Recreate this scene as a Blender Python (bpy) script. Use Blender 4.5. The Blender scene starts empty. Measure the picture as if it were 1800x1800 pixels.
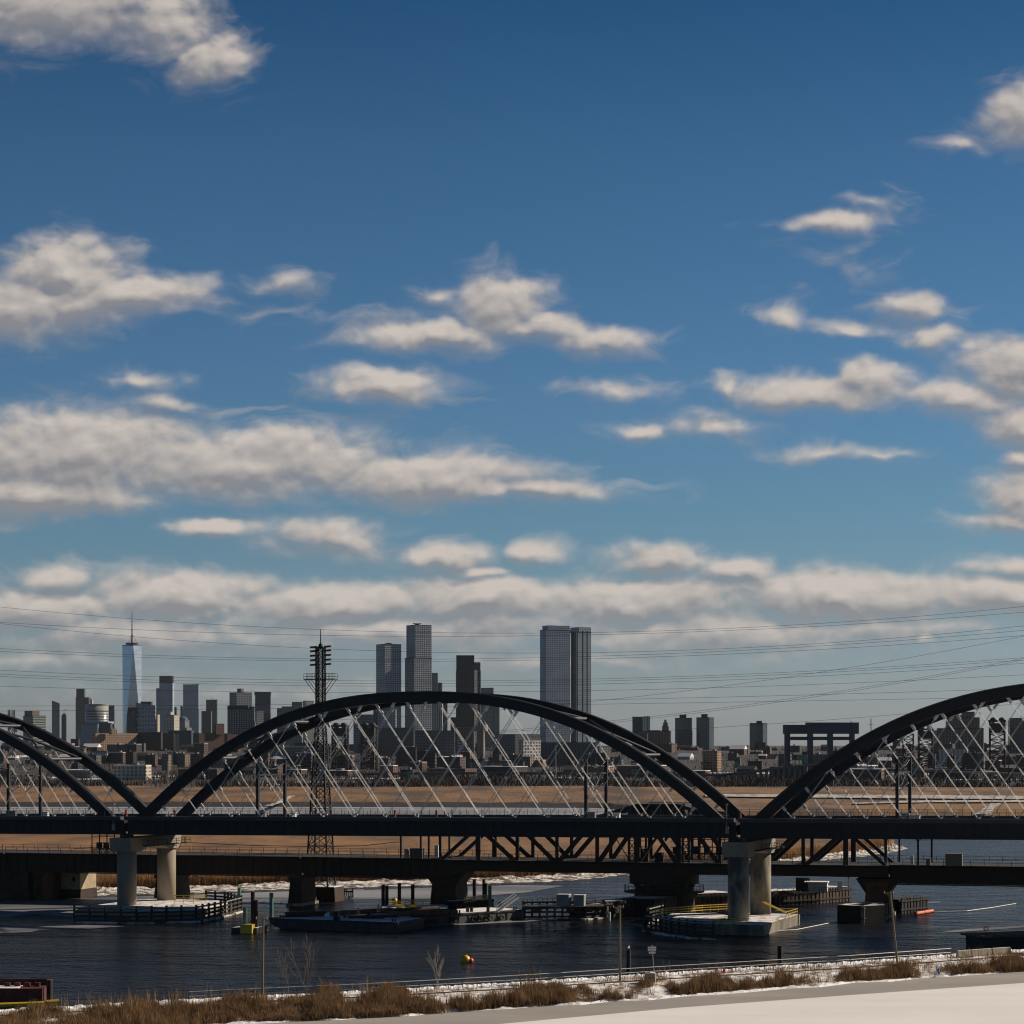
import bpy, bmesh, math, random
from mathutils import Vector, Matrix
from mathutils import noise as mnoise

S = bpy.context.scene
COL = S.collection
R = math.radians
rnd = random.Random(7)

# ---------------------------------------------------------------- camera
F, CX, HY, CH = 4050.0, 900.0, 1308.0, 34.0      # focal length in photo pixels, horizon row, eye height in m
cam = bpy.data.cameras.new("camera")
camo = bpy.data.objects.new("camera", cam); COL.objects.link(camo)
cam.sensor_width = 36.0
cam.lens = 36.0 * F / 1800.0
camo.location = (0, 0, CH); camo.rotation_euler = (R(90), 0, 0)
cam.shift_y = (HY - 900.0) / 1800.0
cam.clip_start = 1.0; cam.clip_end = 60000.0
S.camera = camo

# ---------------------------------------------------------------- sun, exposure
SUN_AZ, SUN_EL = 66.0, 29.0        # degrees to the right of the view direction, degrees up
sun = bpy.data.lights.new("sun", 'SUN'); suno = bpy.data.objects.new("sun", sun); COL.objects.link(suno)
sun.energy = 5.0; sun.angle = R(0.53); sun.color = (1.0, 0.88, 0.74)
to_sun = Vector((math.sin(R(SUN_AZ)) * math.cos(R(SUN_EL)), math.cos(R(SUN_AZ)) * math.cos(R(SUN_EL)), math.sin(R(SUN_EL))))
suno.rotation_euler = to_sun.to_track_quat('Z', 'Y').to_euler()
suno.location = to_sun * 900
S.view_settings.view_transform = 'Standard'; S.view_settings.look = 'None'
S.view_settings.exposure = 0.12; S.view_settings.gamma = 1.0
S.render.film_transparent = False
try:
    S.cycles.use_denoising = True; S.cycles.denoiser = 'OPENIMAGEDENOISE'; S.cycles.denoising_input_passes = 'RGB_ALBEDO_NORMAL'; S.cycles.denoising_prefilter = 'ACCURATE'; S.cycles.sample_clamp_direct = 1.3; S.cycles.sample_clamp_indirect = 2.0
    S.cycles.max_bounces = 6; S.cycles.volume_bounces = 0
    S.cycles.diffuse_bounces = 2; S.cycles.glossy_bounces = 3
    S.cycles.filter_width = 1.15
    S.cycles.use_adaptive_sampling = True; S.cycles.adaptive_threshold = 0.008
except Exception:
    pass

# ---------------------------------------------------------------- world: sky with clouds
W = bpy.data.worlds.new("World"); S.world = W; W.use_nodes = True
try:
    W.cycles.sampling_method = 'MANUAL'; W.cycles.sample_map_resolution = 512
except Exception:
    pass
wt = W.node_tree; wt.nodes.clear()
def wn(t, **kw):
    n = wt.nodes.new(t)
    for k, v in kw.items(): setattr(n, k, v)
    return n
def put(sock, v):
    if isinstance(v, bpy.types.NodeSocket): wt.links.new(v, sock)
    else: sock.default_value = v
def wm(op, a, b=0.0, c=0.0, clamp=False):
    n = wn('ShaderNodeMath', operation=op, use_clamp=clamp)
    put(n.inputs[0], a); put(n.inputs[1], b); put(n.inputs[2], c)
    return n.outputs[0]
def wmap(v, a, b, c, d, smooth=True):
    n = wn('ShaderNodeMapRange'); n.interpolation_type = 'SMOOTHSTEP' if smooth else 'LINEAR'; n.clamp = True
    put(n.inputs['Value'], v)
    for k, x in zip(('From Min', 'From Max', 'To Min', 'To Max'), (a, b, c, d)): put(n.inputs[k], x)
    return n.outputs['Result']
def wmix(f, a, b):
    n = wn('ShaderNodeMix', data_type='RGBA'); put(n.inputs[0], f); put(n.inputs[6], a); put(n.inputs[7], b)
    return n.outputs[2]
def wcomb(x, y, z=0.0):
    n = wn('ShaderNodeCombineXYZ'); put(n.inputs[0], x); put(n.inputs[1], y); put(n.inputs[2], z)
    return n.outputs[0]
def wnoise(vec, scale, detail=6.0, rough=0.55, dist=0.0):
    n = wn('ShaderNodeTexNoise', noise_dimensions='2D'); put(n.inputs['Vector'], vec)
    n.inputs['Scale'].default_value = scale; n.inputs['Detail'].default_value = detail
    n.inputs['Roughness'].default_value = rough; n.inputs['Distortion'].default_value = dist
    return n.outputs[0]

sky = wn('ShaderNodeTexSky'); sky.sky_type = 'NISHITA'; sky.sun_disc = False
sky.sun_elevation = R(SUN_EL); sky.sun_rotation = R(SUN_AZ)
sky.altitude = 0.0; sky.air_density = 1.0; sky.dust_density = 0.3; sky.ozone_density = 3.5
SKY_STRENGTH = 0.075
tc = wn('ShaderNodeTexCoord'); sx = wn('ShaderNodeSeparateXYZ'); wt.links.new(tc.outputs['Generated'], sx.inputs[0])
ysafe = wm('MAXIMUM', sx.outputs[1], 0.02)
K = F / 100.0
U = wm('MULTIPLY', wm('DIVIDE', sx.outputs[0], ysafe), K)
V = wm('MULTIPLY', wm('DIVIDE', sx.outputs[2], ysafe), K)
UV = wcomb(U, V)
# soft masses of the cloud field: direction (in photo-pixel units of arc), radii, weight
BLOBS = [
 (90,5,250,92,1.1),(285,45,120,80,.95),(372,108,78,62,1.0),
 (120,482,150,78,1.25),(30,545,170,70,1.15),(235,520,165,50,1.1),(120,540,200,50,1.0),(495,503,80,20,.42),
 (890,540,95,74,1.0),(770,592,190,36,.95),(1055,596,120,36,.9),(950,578,110,36,.85),
 (672,680,135,44,1.05),(280,712,70,22,.5),(235,672,90,20,.42),(640,560,150,14,.2),(765,525,60,20,.42),
 (120,800,380,98,1.2),(450,815,330,78,1.1),(740,842,270,58,1.0),(40,868,330,56,1.1),(930,862,190,28,.8),
 (380,920,120,26,.85),(585,945,150,44,.75),(785,975,105,34,.9),(930,970,65,24,.8),(850,1003,60,20,.7),
 (105,1022,90,34,.9),(310,1045,230,58,1.2),(50,1075,210,56,1.1),(600,1062,290,50,1.15),(850,1055,240,54,1.15),
 (1160,985,95,40,1.05),(1295,1002,85,32,.95),(1100,1062,300,60,1.15),(1500,1045,360,56,1.2),(1790,1052,260,56,1.1),
 (700,1108,420,56,.85),(1250,1112,420,64,.92),(230,1118,340,50,.8),(970,1162,340,34,.6),(1600,1100,300,40,.6),(60,1165,260,26,.5),(1620,1120,26,17,.9),(400,1215,500,30,.25),
 (1460,393,110,26,.62),(1530,362,50,18,.28),(1800,205,85,72,1.0),(1700,255,60,20,.45),(1600,542,75,28,.75),(1365,570,42,26,.72),(1500,578,80,18,.6),
 (1650,590,100,32,.6),(1440,695,200,42,.95),(1530,665,70,50,.8),(1275,680,40,32,.7),(1130,757,80,28,.9),(1245,748,110,32,.55),
 (1790,650,130,72,1.1),(1690,700,170,36,.85),(1800,745,115,52,1.0),(1800,870,92,78,1.1),(1780,918,110,28,.8),(1800,798,75,32,.9),(1770,996,90,28,.9),
 (1430,797,100,18,.45),(1090,692,100,24,.5),(1560,797,90,14,.35),(1500,480,50,28,.2),(900,1092,1250,62,.62),
]
warp = wn('ShaderNodeTexNoise'); put(warp.inputs['Vector'], UV); warp.inputs['Scale'].default_value = 0.9; warp.inputs['Detail'].default_value = 3.0
vs = wn('ShaderNodeVectorMath', operation='MULTIPLY_ADD'); wt.links.new(warp.outputs[1], vs.inputs[0])
vs.inputs[1].default_value = (1.1, 0.5, 0); 
vo = wn('ShaderNodeVectorMath', operation='ADD'); wt.links.new(UV, vo.inputs[0]); vo.inputs[1].default_value = (-0.55, -0.25, 0)
wt.links.new(vo.outputs[0], vs.inputs[2])
UVW = vs.outputs[0]
def field(vec):
    acc = None
    for (px, py, rx, ry, s) in BLOBS:
        iu, iv = 100.0 / rx, 100.0 / ry
        n = wn('ShaderNodeVectorMath', operation='MULTIPLY_ADD'); put(n.inputs[0], vec)
        n.inputs[1].default_value = (iu, iv, 0); n.inputs[2].default_value = (-(px - CX) / 100 * iu, -(HY - py) / 100 * iv, 0)
        l = wn('ShaderNodeVectorMath', operation='LENGTH'); wt.links.new(n.outputs[0], l.inputs[0])
        e = wm('MULTIPLY_ADD', l.outputs['Value'], -s, s)
        acc = e if acc is None else wm('SMOOTH_MAX', acc, e, 0.12)
    return acc
fld = field(UVW)
OFF = (0.07, 0.17)                    # a step towards the sun, in hundreds of picture pixels of arc
def puffs(vec, full=True):
    """billowing detail: fractal noise with rounded cells mixed in"""
    m_ = wn('ShaderNodeVectorMath', operation='MULTIPLY'); put(m_.inputs[0], vec); m_.inputs[1].default_value = (1.0, 1.55, 1.0)
    n = wnoise(m_.outputs[0], 0.75, 9.0 if full else 6.0, 0.53, 0.3)
    v = wn('ShaderNodeTexVoronoi', voronoi_dimensions='2D'); v.feature = 'SMOOTH_F1'; put(v.inputs['Vector'], m_.outputs[0]); v.inputs['Scale'].default_value = 1.9
    v.inputs['Detail'].default_value = 1.0; v.inputs['Roughness'].default_value = 0.5; v.inputs['Smoothness'].default_value = 0.35
    return wm('MULTIPLY_ADD', v.outputs['Distance'], -0.20, wm('MULTIPLY_ADD', n, 0.92, -0.30))
vo2 = wn('ShaderNodeVectorMath', operation='ADD'); put(vo2.inputs[0], UVW); vo2.inputs[1].default_value = (*OFF, 0)
vo3 = wn('ShaderNodeVectorMath', operation='ADD'); put(vo3.inputs[0], UV); vo3.inputs[1].default_value = (*OFF, 0)
dens = wm('ADD', fld, puffs(UV)); dens2 = wm('ADD', field(vo2.outputs[0]), puffs(vo3.outputs[0], False))
front = wmap(sx.outputs[1], 0.05, 0.25, 0, 1)
relief = wm('SUBTRACT', dens, dens2)             # > 0 where the cloud thins towards the sun
soft = wmap(relief, -0.25, 0.35, 1.05, 0.60)
alpha = wm('MULTIPLY', wm('MULTIPLY', wmap(wm('DIVIDE', wm('ADD', dens, 0.05), soft), 0.0, 1.0, 0.0, 1.0), wmap(sx.outputs[2], 0.01, 0.075, 0.45, 0.93)), front)
# feathered veils round and between the masses
vm = wn('ShaderNodeVectorMath', operation='MULTIPLY'); put(vm.inputs[0], UVW); vm.inputs[1].default_value = (0.55, 1.5, 1.0)
veil = wm('MULTIPLY', wm('MULTIPLY', wmap(wm('MULTIPLY_ADD', wm('SUBTRACT', wnoise(vm.outputs[0], 1.1, 7.0, 0.6, 0.6), 0.5), 2.2, fld), -0.30, 0.75, 0.0, 0.42), wmap(sx.outputs[2], 0.01, 0.075, 0.6, 1.0)), front)
alpha = wm('MULTIPLY', alpha, wmap(fld, -0.05, 0.5, 0.50, 1.0))
alpha = wm('SUBTRACT', 1.0, wm('MULTIPLY', wm('SUBTRACT', 1.0, alpha), wm('SUBTRACT', 1.0, veil)))
lit = wm('ADD', wm('MULTIPLY', relief, 1.55), wm('SUBTRACT', 0.43, wm('MULTIPLY', wmap(dens, 0.25, 1.1, 0, 1), 0.12)), clamp=True)
CL_LIT, CL_SHADE = (0.565, 0.505, 0.455, 1), (0.24, 0.235, 0.245, 1)
ccol = wmix(lit, CL_SHADE, CL_LIT)
# blue of a clear cold day deepens upward
skyc = wn('ShaderNodeMix', data_type='RGBA', blend_type='MULTIPLY'); skyc.inputs[0].default_value = 1.0
wt.links.new(sky.outputs[0], skyc.inputs[6]); skyc.inputs[7].default_value = (SKY_STRENGTH, SKY_STRENGTH, SKY_STRENGTH, 1)
ramp = wn('ShaderNodeValToRGB'); wt.links.new(sx.outputs[2], ramp.inputs[0])
TINT = [(0.0, (0.51, 0.58, 0.823)), (0.017, (0.527, 0.58, 0.773)), (0.06, (0.451, 0.576, 0.696)), (0.1, (0.376, 0.566, 0.689)), (0.16, (0.336, 0.541, 0.686)), (0.245, (0.246, 0.461, 0.592)), (0.31, (0.12, 0.338, 0.482)), (0.45, (0.07, 0.19, 0.33)), (0.7, (0.035, 0.11, 0.21)), (1.0, (0.025, 0.08, 0.16))]
cr = ramp.color_ramp
while len(cr.elements) < len(TINT): cr.elements.new(0.5)
for e, (p, c) in zip(cr.elements, TINT): e.position = p; e.color = (*c, 1)
tinted = wn('ShaderNodeMix', data_type='RGBA', blend_type='MULTIPLY'); tinted.inputs[0].default_value = 1.0
wt.links.new(skyc.outputs[2], tinted.inputs[6]); wt.links.new(ramp.outputs[0], tinted.inputs[7])
total = wmix(alpha, tinted.outputs[2], ccol)
bg = wn('ShaderNodeBackground'); wt.links.new(total, bg.inputs[0]); bg.inputs[1].default_value = 1.0
wo = wn('ShaderNodeOutputWorld'); wt.links.new(bg.outputs[0], wo.inputs[0])

# ---------------------------------------------------------------- pixel <-> world helpers
def at(px, py, Y): return Vector(((px - CX) / F * Y, Y, CH - (py - HY) / F * Y))
def gp(px, py, z=0.0): return at(px, py, (CH - z) * F / (py - HY))
def zat(py, Y): return CH - (py - HY) / F * Y
def lerp(a, b, t): return a + (b - a) * t

# ---------------------------------------------------------------- materials
MATS = {}
def mat(name, col, rough=0.8, metal=0.0, var=0.0, scale=1.0, col2=None, stretch=(1, 1, 1), bump=0.0, spec=0.5, detail=6.0, lo=0.35, hi=0.65, emit=None, coords='Object'):
    if name in MATS: return MATS[name]
    m = bpy.data.materials.new(name); m.use_nodes = True; nt = m.node_tree
    b = nt.nodes['Principled BSDF']
    b.inputs['Roughness'].default_value = rough; b.inputs['Metallic'].default_value = metal
    b.inputs['Specular IOR Level'].default_value = spec
    b.inputs['Base Color'].default_value = (*col, 1)
    if var > 0 or col2 is not None or bump > 0:
        t = nt.nodes.new('ShaderNodeTexCoord'); mp = nt.nodes.new('ShaderNodeMapping')
        if coords == 'World':
            g = nt.nodes.new('ShaderNodeNewGeometry'); nt.links.new(g.outputs['Position'], mp.inputs[0])
        else: nt.links.new(t.outputs[coords], mp.inputs[0])
        mp.inputs['Scale'].default_value = [s * scale for s in stretch]
        n = nt.nodes.new('ShaderNodeTexNoise'); nt.links.new(mp.outputs[0], n.inputs['Vector'])
        n.inputs['Scale'].default_value = 1.0; n.inputs['Detail'].default_value = detail; n.inputs['Roughness'].default_value = 0.6
        if col2 is None: col2 = tuple(c * (1 - var) for c in col)
        r = nt.nodes.new('ShaderNodeMapRange'); nt.links.new(n.outputs[0], r.inputs['Value'])
        r.inputs['From Min'].default_value = lo; r.inputs['From Max'].default_value = hi
        mx = nt.nodes.new('ShaderNodeMix'); mx.data_type = 'RGBA'
        nt.links.new(r.outputs[0], mx.inputs[0]); mx.inputs[6].default_value = (*col2, 1); mx.inputs[7].default_value = (*col, 1)
        nt.links.new(mx.outputs[2], b.inputs['Base Color'])
        if bump > 0:
            bp = nt.nodes.new('ShaderNodeBump'); bp.inputs['Strength'].default_value = bump; bp.inputs['Distance'].default_value = 0.2
            nt.links.new(n.outputs[0], bp.inputs['Height']); nt.links.new(bp.outputs[0], b.inputs['Normal'])
    if emit:
        b.inputs['Emission Color'].default_value = (*emit, 1); b.inputs['Emission Strength'].default_value = 1
    MATS[name] = m; return m

def translucent(m, f=0.45):
    nt = m.node_tree; b = nt.nodes['Principled BSDF']; t = nt.nodes.new('ShaderNodeBsdfTranslucent'); mx = nt.nodes.new('ShaderNodeMixShader'); out = nt.nodes['Material Output']
    src = b.inputs['Base Color'].links[0].from_socket if b.inputs['Base Color'].is_linked else None
    if src: nt.links.new(src, t.inputs[0])
    mx.inputs[0].default_value = f; nt.links.new(b.outputs[0], mx.inputs[1]); nt.links.new(t.outputs[0], mx.inputs[2]); nt.links.new(mx.outputs[0], out.inputs[0]); return m
def facade(name, wall, glass, du=3.6, dv=3.6, fu=0.6, fv=0.55, grough=0.12, wrough=0.8, var=0.35, vband=None, mask=None):
    """wall with a grid of windows laid out in metres along the wall (u) and up it (v)"""
    if name in MATS: return MATS[name]
    m = bpy.data.materials.new(name); m.use_nodes = True; nt = m.node_tree; N = nt.nodes; L = nt.links
    b = N['Principled BSDF']
    def mm(op, a, c=0.0, d=0.0):
        n = N.new('ShaderNodeMath'); n.operation = op
        for i, v in enumerate((a, c, d)):
            if isinstance(v, bpy.types.NodeSocket): L.new(v, n.inputs[i])
            else: n.inputs[i].default_value = v
        return n.outputs[0]
    uv = N.new('ShaderNodeUVMap'); s = N.new('ShaderNodeSeparateXYZ'); L.new(uv.outputs[0], s.inputs[0])
    u = mm('DIVIDE', s.outputs[0], du); v = mm('DIVIDE', s.outputs[1], dv)
    iu = mm('LESS_THAN', mm('ABSOLUTE', mm('SUBTRACT', mm('FRACT', u), 0.5)), fu / 2)
    iv = mm('LESS_THAN', mm('ABSOLUTE', mm('SUBTRACT', mm('FRACT', v), 0.5)), fv / 2)
    g = N.new('ShaderNodeNewGeometry'); gs = N.new('ShaderNodeSeparateXYZ'); L.new(g.outputs['Normal'], gs.inputs[0])
    side = mm('LESS_THAN', mm('ABSOLUTE', gs.outputs[2]), 0.6)
    win = mm('MULTIPLY', mm('MULTIPLY', iu, iv), side)
    cmb = N.new('ShaderNodeCombineXYZ'); L.new(mm('FLOOR', u), cmb.inputs[0]); L.new(mm('FLOOR', v), cmb.inputs[1])
    wn_ = N.new('ShaderNodeTexWhiteNoise'); wn_.noise_dimensions = '2D'; L.new(cmb.outputs[0], wn_.inputs['Vector'])
    gcol = N.new('ShaderNodeMix'); gcol.data_type = 'RGBA'; L.new(mm('POWER', wn_.outputs[0], 2.0), gcol.inputs[0])
    gcol.inputs[6].default_value = (*glass, 1)
    gcol.inputs[7].default_value = (*[lerp(a, c, 0.5 * var) + 0.05 * var for a, c in zip(glass, wall)], 1)
    # weathering on the wall
    nz = N.new('ShaderNodeTexNoise'); L.new(uv.outputs[0], nz.inputs['Vector']); nz.inputs['Scale'].default_value = 0.06; nz.inputs['Detail'].default_value = 5
    wc = N.new('ShaderNodeMix'); wc.data_type = 'RGBA'; L.new(nz.outputs[0], wc.inputs[0])
    wc.inputs[6].default_value = (*[c * 0.78 for c in wall], 1); wc.inputs[7].default_value = (*[min(1, c * 1.18) for c in wall], 1)
    mx = N.new('ShaderNodeMix'); mx.data_type = 'RGBA'; L.new(win, mx.inputs[0]); L.new(wc.outputs[2], mx.inputs[6]); L.new(gcol.outputs[2], mx.inputs[7])
    L.new(mx.outputs[2], b.inputs['Base Color'])
    rr = N.new('ShaderNodeMapRange'); L.new(win, rr.inputs['Value']); rr.inputs['To Min'].default_value = wrough; rr.inputs['To Max'].default_value = grough
    L.new(rr.outputs[0], b.inputs['Roughness'])
    MATS[name] = m; return m

def water_mat():
    m = bpy.data.materials.new('river_water'); m.use_nodes = True; nt = m.node_tree; N = nt.nodes; L = nt.links
    b = N['Principled BSDF']; b.inputs['Base Color'].default_value = (.010, .011, .012, 1); b.inputs['IOR'].default_value = 1.33; b.inputs['Specular IOR Level'].default_value = .36
    g = N.new('ShaderNodeNewGeometry')
    def noise(sc, stretch, det, rough):
        mp = N.new('ShaderNodeMapping'); L.new(g.outputs['Position'], mp.inputs[0]); mp.inputs['Rotation'].default_value = (0, 0, R(12)); mp.inputs['Scale'].default_value = (sc * stretch, sc, 1)
        n = N.new('ShaderNodeTexNoise'); L.new(mp.outputs[0], n.inputs['Vector']); n.inputs['Scale'].default_value = 1.0; n.inputs['Detail'].default_value = det; n.inputs['Roughness'].default_value = rough
        return n.outputs[0]
    n1 = noise(.55, .8, 4, .55); n2 = noise(.022, .35, 5, .6); n3 = noise(.13, .5, 4, .55)
    ad = N.new('ShaderNodeMath'); ad.operation = 'MULTIPLY_ADD'; L.new(n3, ad.inputs[0]); ad.inputs[1].default_value = 2.2; L.new(n1, ad.inputs[2])
    bp = N.new('ShaderNodeBump'); bp.inputs['Distance'].default_value = 1.5; L.new(ad.outputs[0], bp.inputs['Height'])
    st = N.new('ShaderNodeMapRange'); L.new(n2, st.inputs['Value']); st.inputs['From Min'].default_value = .36; st.inputs['From Max'].default_value = .62
    st.inputs['To Min'].default_value = .55; st.inputs['To Max'].default_value = 1.0
    L.new(st.outputs[0], bp.inputs['Strength']); L.new(bp.outputs[0], b.inputs['Normal'])
    b.inputs['Roughness'].default_value = .22
    return m

# ---------------------------------------------------------------- mesh builder
class MB:
    def __init__(s): s.v = []; s.f = []
    def add(s, vs, fs):
        o = len(s.v); s.v += [tuple(v) for v in vs]; s.f += [tuple(i + o for i in f) for f in fs]; return s
    def box(s, c, size, rz=0.0, taper=1.0):
        x, y, z = [d / 2 for d in size]; cs, sn = math.cos(rz), math.sin(rz); vs = []
        for dz in (-z, z):
            k = taper if dz > 0 else 1.0
            for dx, dy in ((-x, -y), (x, -y), (x, y), (-x, y)):
                dx *= k; dy *= k
                vs.append((c[0] + dx * cs - dy * sn, c[1] + dx * sn + dy * cs, c[2] + dz))
        return s.add(vs, [(3, 2, 1, 0), (4, 5, 6, 7), (0, 1, 5, 4), (1, 2, 6, 5), (2, 3, 7, 6), (3, 0, 4, 7)])
    def prism(s, poly, z0, z1, top=None):
        n = len(poly); z1s = z1 if isinstance(z1, (list, tuple)) else [z1] * n; tp = top or poly
        vs = [(p[0], p[1], z0) for p in poly] + [(p[0], p[1], z) for p, z in zip(tp, z1s)]
        return s.add(vs, [tuple(range(n - 1, -1, -1)), tuple(range(n, 2 * n))] + [(i, (i + 1) % n, n + (i + 1) % n, n + i) for i in range(n)])
    def bar(s, p, q, w, h=None, up=(0, 0, 1)):
        p, q = Vector(p), Vector(q); h = h or w; d = (q - p)
        if d.length < 1e-6: return s
        d.normalize(); u = Vector(up)
        if abs(d.dot(u)) > 0.99: u = Vector((0, 1, 0))
        a = d.cross(u).normalized() * (w / 2); b = a.normalized().cross(d).normalized() * (h / 2)
        vs = [p - a - b, p + a - b, p + a + b, p - a + b, q - a - b, q + a - b, q + a + b, q - a + b]
        return s.add(vs, [(3, 2, 1, 0), (4, 5, 6, 7), (0, 1, 5, 4), (1, 2, 6, 5), (2, 3, 7, 6), (3, 0, 4, 7)])
    def tube(s, pts, r, n=8, r2=None):
        pts = [Vector(p) for p in pts]; m = len(pts); vs = []; r2 = r if r2 is None else r2
        for i, p in enumerate(pts):
            d = (pts[min(i + 1, m - 1)] - pts[max(i - 1, 0)]).normalized()
            u = Vector((0, 0, 1)) if abs(d.z) < 0.9 else Vector((1, 0, 0))
            a = d.cross(u).normalized(); b = a.cross(d); rr = lerp(r, r2, i / max(1, m - 1))
            for k in range(n):
                t = 2 * math.pi * k / n; vs.append(p + a * math.cos(t) * rr + b * math.sin(t) * rr)
        fs = [tuple(range(n)), tuple(range((m - 1) * n + n - 1, (m - 1) * n - 1, -1))]
        for i in range(m - 1):
            for k in range(n): fs.append((i * n + k, (i + 1) * n + k, (i + 1) * n + (k + 1) % n, i * n + (k + 1) % n))
        return s.add(vs, fs)
    def sweep(s, pts, w, h, side=(0, 1, 0)):
        """rectangular section swept along a curve; w across (side), h normal to the curve"""
        pts = [Vector(p) for p in pts]; m = len(pts); sd = Vector(side); vs = []
        for i, p in enumerate(pts):
            d = (pts[min(i + 1, m - 1)] - pts[max(i - 1, 0)]).normalized(); nn = d.cross(sd).normalized()
            if nn.z < 0: nn = -nn
            for a, b in ((-1, -1), (1, -1), (1, 1), (-1, 1)): vs.append(p + sd * (a * w / 2) + nn * (b * h / 2))
        fs = [(3, 2, 1, 0), tuple((m - 1) * 4 + k for k in range(4))]
        for i in range(m - 1):
            for k in range(4): fs.append((i * 4 + k, i * 4 + (k + 1) % 4, (i + 1) * 4 + (k + 1) % 4, (i + 1) * 4 + k))
        return s.add(vs, fs)
    def ball(s, c, r, nu=14, nv=9, sc=(1, 1, 1)):
        vs = []; fs = []
        for j in range(nv + 1):
            ph = math.pi * j / nv
            for i in range(nu):
                t = 2 * math.pi * i / nu
                vs.append((c[0] + r * sc[0] * math.sin(ph) * math.cos(t), c[1] + r * sc[1] * math.sin(ph) * math.sin(t), c[2] + r * sc[2] * math.cos(ph)))
        for j in range(nv):
            for i in range(nu): fs.append((j * nu + i, j * nu + (i + 1) % nu, (j + 1) * nu + (i + 1) % nu, (j + 1) * nu + i))
        return s.add(vs, fs)
    def mesh(s, name, m, smooth=False):
        me = bpy.data.meshes.new(name); me.from_pydata([tuple(v) for v in s.v], [], s.f)
        if m is not None: me.materials.append(m)
        bm = bmesh.new(); bm.from_mesh(me); bmesh.ops.recalc_face_normals(bm, faces=bm.faces)
        uvl = bm.loops.layers.uv.new('UVMap')
        for f in bm.faces:
            n = f.normal
            if abs(n.z) > 0.9:
                for l in f.loops: l[uvl].uv = (l.vert.co.x, l.vert.co.y)
            else:
                t = Vector((-n.y, n.x, 0)).normalized()
                for l in f.loops: l[uvl].uv = (l.vert.co.dot(t), l.vert.co.z)
            f.smooth = smooth
        bm.to_mesh(me); bm.free(); return me
    def obj(s, name, m, parent=None, loc=None, smooth=False):
        o = bpy.data.objects.new(name, s.mesh(name, m, smooth)); COL.objects.link(o)
        if parent is not None: o.parent = parent
        if loc is not None: o.location = loc
        return o

def thing(name, label, cat, loc=(0, 0, 0), rz=0.0, group=None, rot=None):
    o = bpy.data.objects.new(name, None); COL.objects.link(o); o.empty_display_size = 0.5
    o.location = loc; o.rotation_euler = rot if rot else (0, 0, rz)
    o['label'] = label; o['category'] = cat
    if group: o['group'] = group
    return o
def tag(o, label=None, cat=None, group=None, kind=None):
    if label: o['label'] = label
    if cat: o['category'] = cat
    if group: o['group'] = group
    if kind: o['kind'] = kind
    return o
def kids(o): return [c for c in o.children]
def dup(root, loc=None, label=None, rz=None, scale=None):
    def cp(o, par):
        c = o.copy(); COL.objects.link(c)
        if par is not None: c.parent = par
        for k in kids(o): cp(k, c)
        return c
    r = cp(root, None)
    if loc is not None: r.location = loc
    if rz is not None: r.rotation_euler = (0, 0, rz)
    if scale is not None: r.scale = scale
    if label: r['label'] = label
    return r
def share(name, me, parent, loc=(0, 0, 0), rz=0.0):
    o = bpy.data.objects.new(name, me); COL.objects.link(o); o.parent = parent; o.location = loc; o.rotation_euler = (0, 0, rz); return o

def fbm(x, y, s, o=4): return mnoise.fractal(Vector((x * s, y * s, 3.7)), 1.0, 2.0, o)

def strip(name, near, far, z0, z1, nu, nv, m, kind='structure', bump=0.0, bs=0.05, zf=None, smooth=True):
    """a sheet of ground between two polylines of (x, y) points, sampled nu by nv"""
    def samp(pl, n):
        out = []
        for i in range(n + 1):
            t = i / n * (len(pl) - 1); k = min(int(t), len(pl) - 2); a, b = Vector(pl[k]).to_2d() if len(pl[k]) > 2 else Vector(pl[k]), Vector(pl[k + 1]).to_2d() if len(pl[k + 1]) > 2 else Vector(pl[k + 1])
            out.append(a.lerp(b, t - k))
        return out
    A, B = samp(near, nu), samp(far, nu); b = MB(); vs = []
    for j in range(nv + 1):
        t = j / nv
        for i in range(nu + 1):
            p = A[i].lerp(B[i], t); z = zf(t, p) if zf else lerp(z0, z1, t)
            vs.append((p.x, p.y, z + bump * fbm(p.x, p.y, bs)))
    fs = [(j * (nu + 1) + i, j * (nu + 1) + i + 1, (j + 1) * (nu + 1) + i + 1, (j + 1) * (nu + 1) + i) for j in range(nv) for i in range(nu)]
    b.add(vs, fs); o = b.obj(name, m, smooth=smooth); o['kind'] = kind
    return o
def gpl(pts, z=0.0): return [gp(x, y, z) for x, y in pts]

# palette
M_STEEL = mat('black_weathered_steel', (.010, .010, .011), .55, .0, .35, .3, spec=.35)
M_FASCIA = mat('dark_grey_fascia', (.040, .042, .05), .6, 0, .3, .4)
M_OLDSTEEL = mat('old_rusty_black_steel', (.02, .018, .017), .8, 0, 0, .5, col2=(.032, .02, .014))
M_GALV = mat('galvanised_rod', (.70, .67, .61), .55)
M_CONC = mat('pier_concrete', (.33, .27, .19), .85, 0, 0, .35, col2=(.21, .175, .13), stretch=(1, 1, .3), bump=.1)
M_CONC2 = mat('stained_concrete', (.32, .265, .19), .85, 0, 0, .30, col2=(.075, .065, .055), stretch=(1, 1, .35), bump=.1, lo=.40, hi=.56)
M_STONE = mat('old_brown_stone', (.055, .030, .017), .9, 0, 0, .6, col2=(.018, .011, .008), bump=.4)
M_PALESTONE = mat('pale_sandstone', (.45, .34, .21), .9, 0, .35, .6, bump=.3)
M_TIMBER = mat('dark_timber', (.035, .033, .03), .85, 0, .5, .8)
M_WTIMBER = mat('weathered_timber', (.15, .10, .06), .9, 0, 0, 1.6, col2=(.03, .02, .014), stretch=(1, 1, .25))
M_YELLOW = mat('safety_yellow', (.72, .46, .03), .55, 0, .3, .6)
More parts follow.
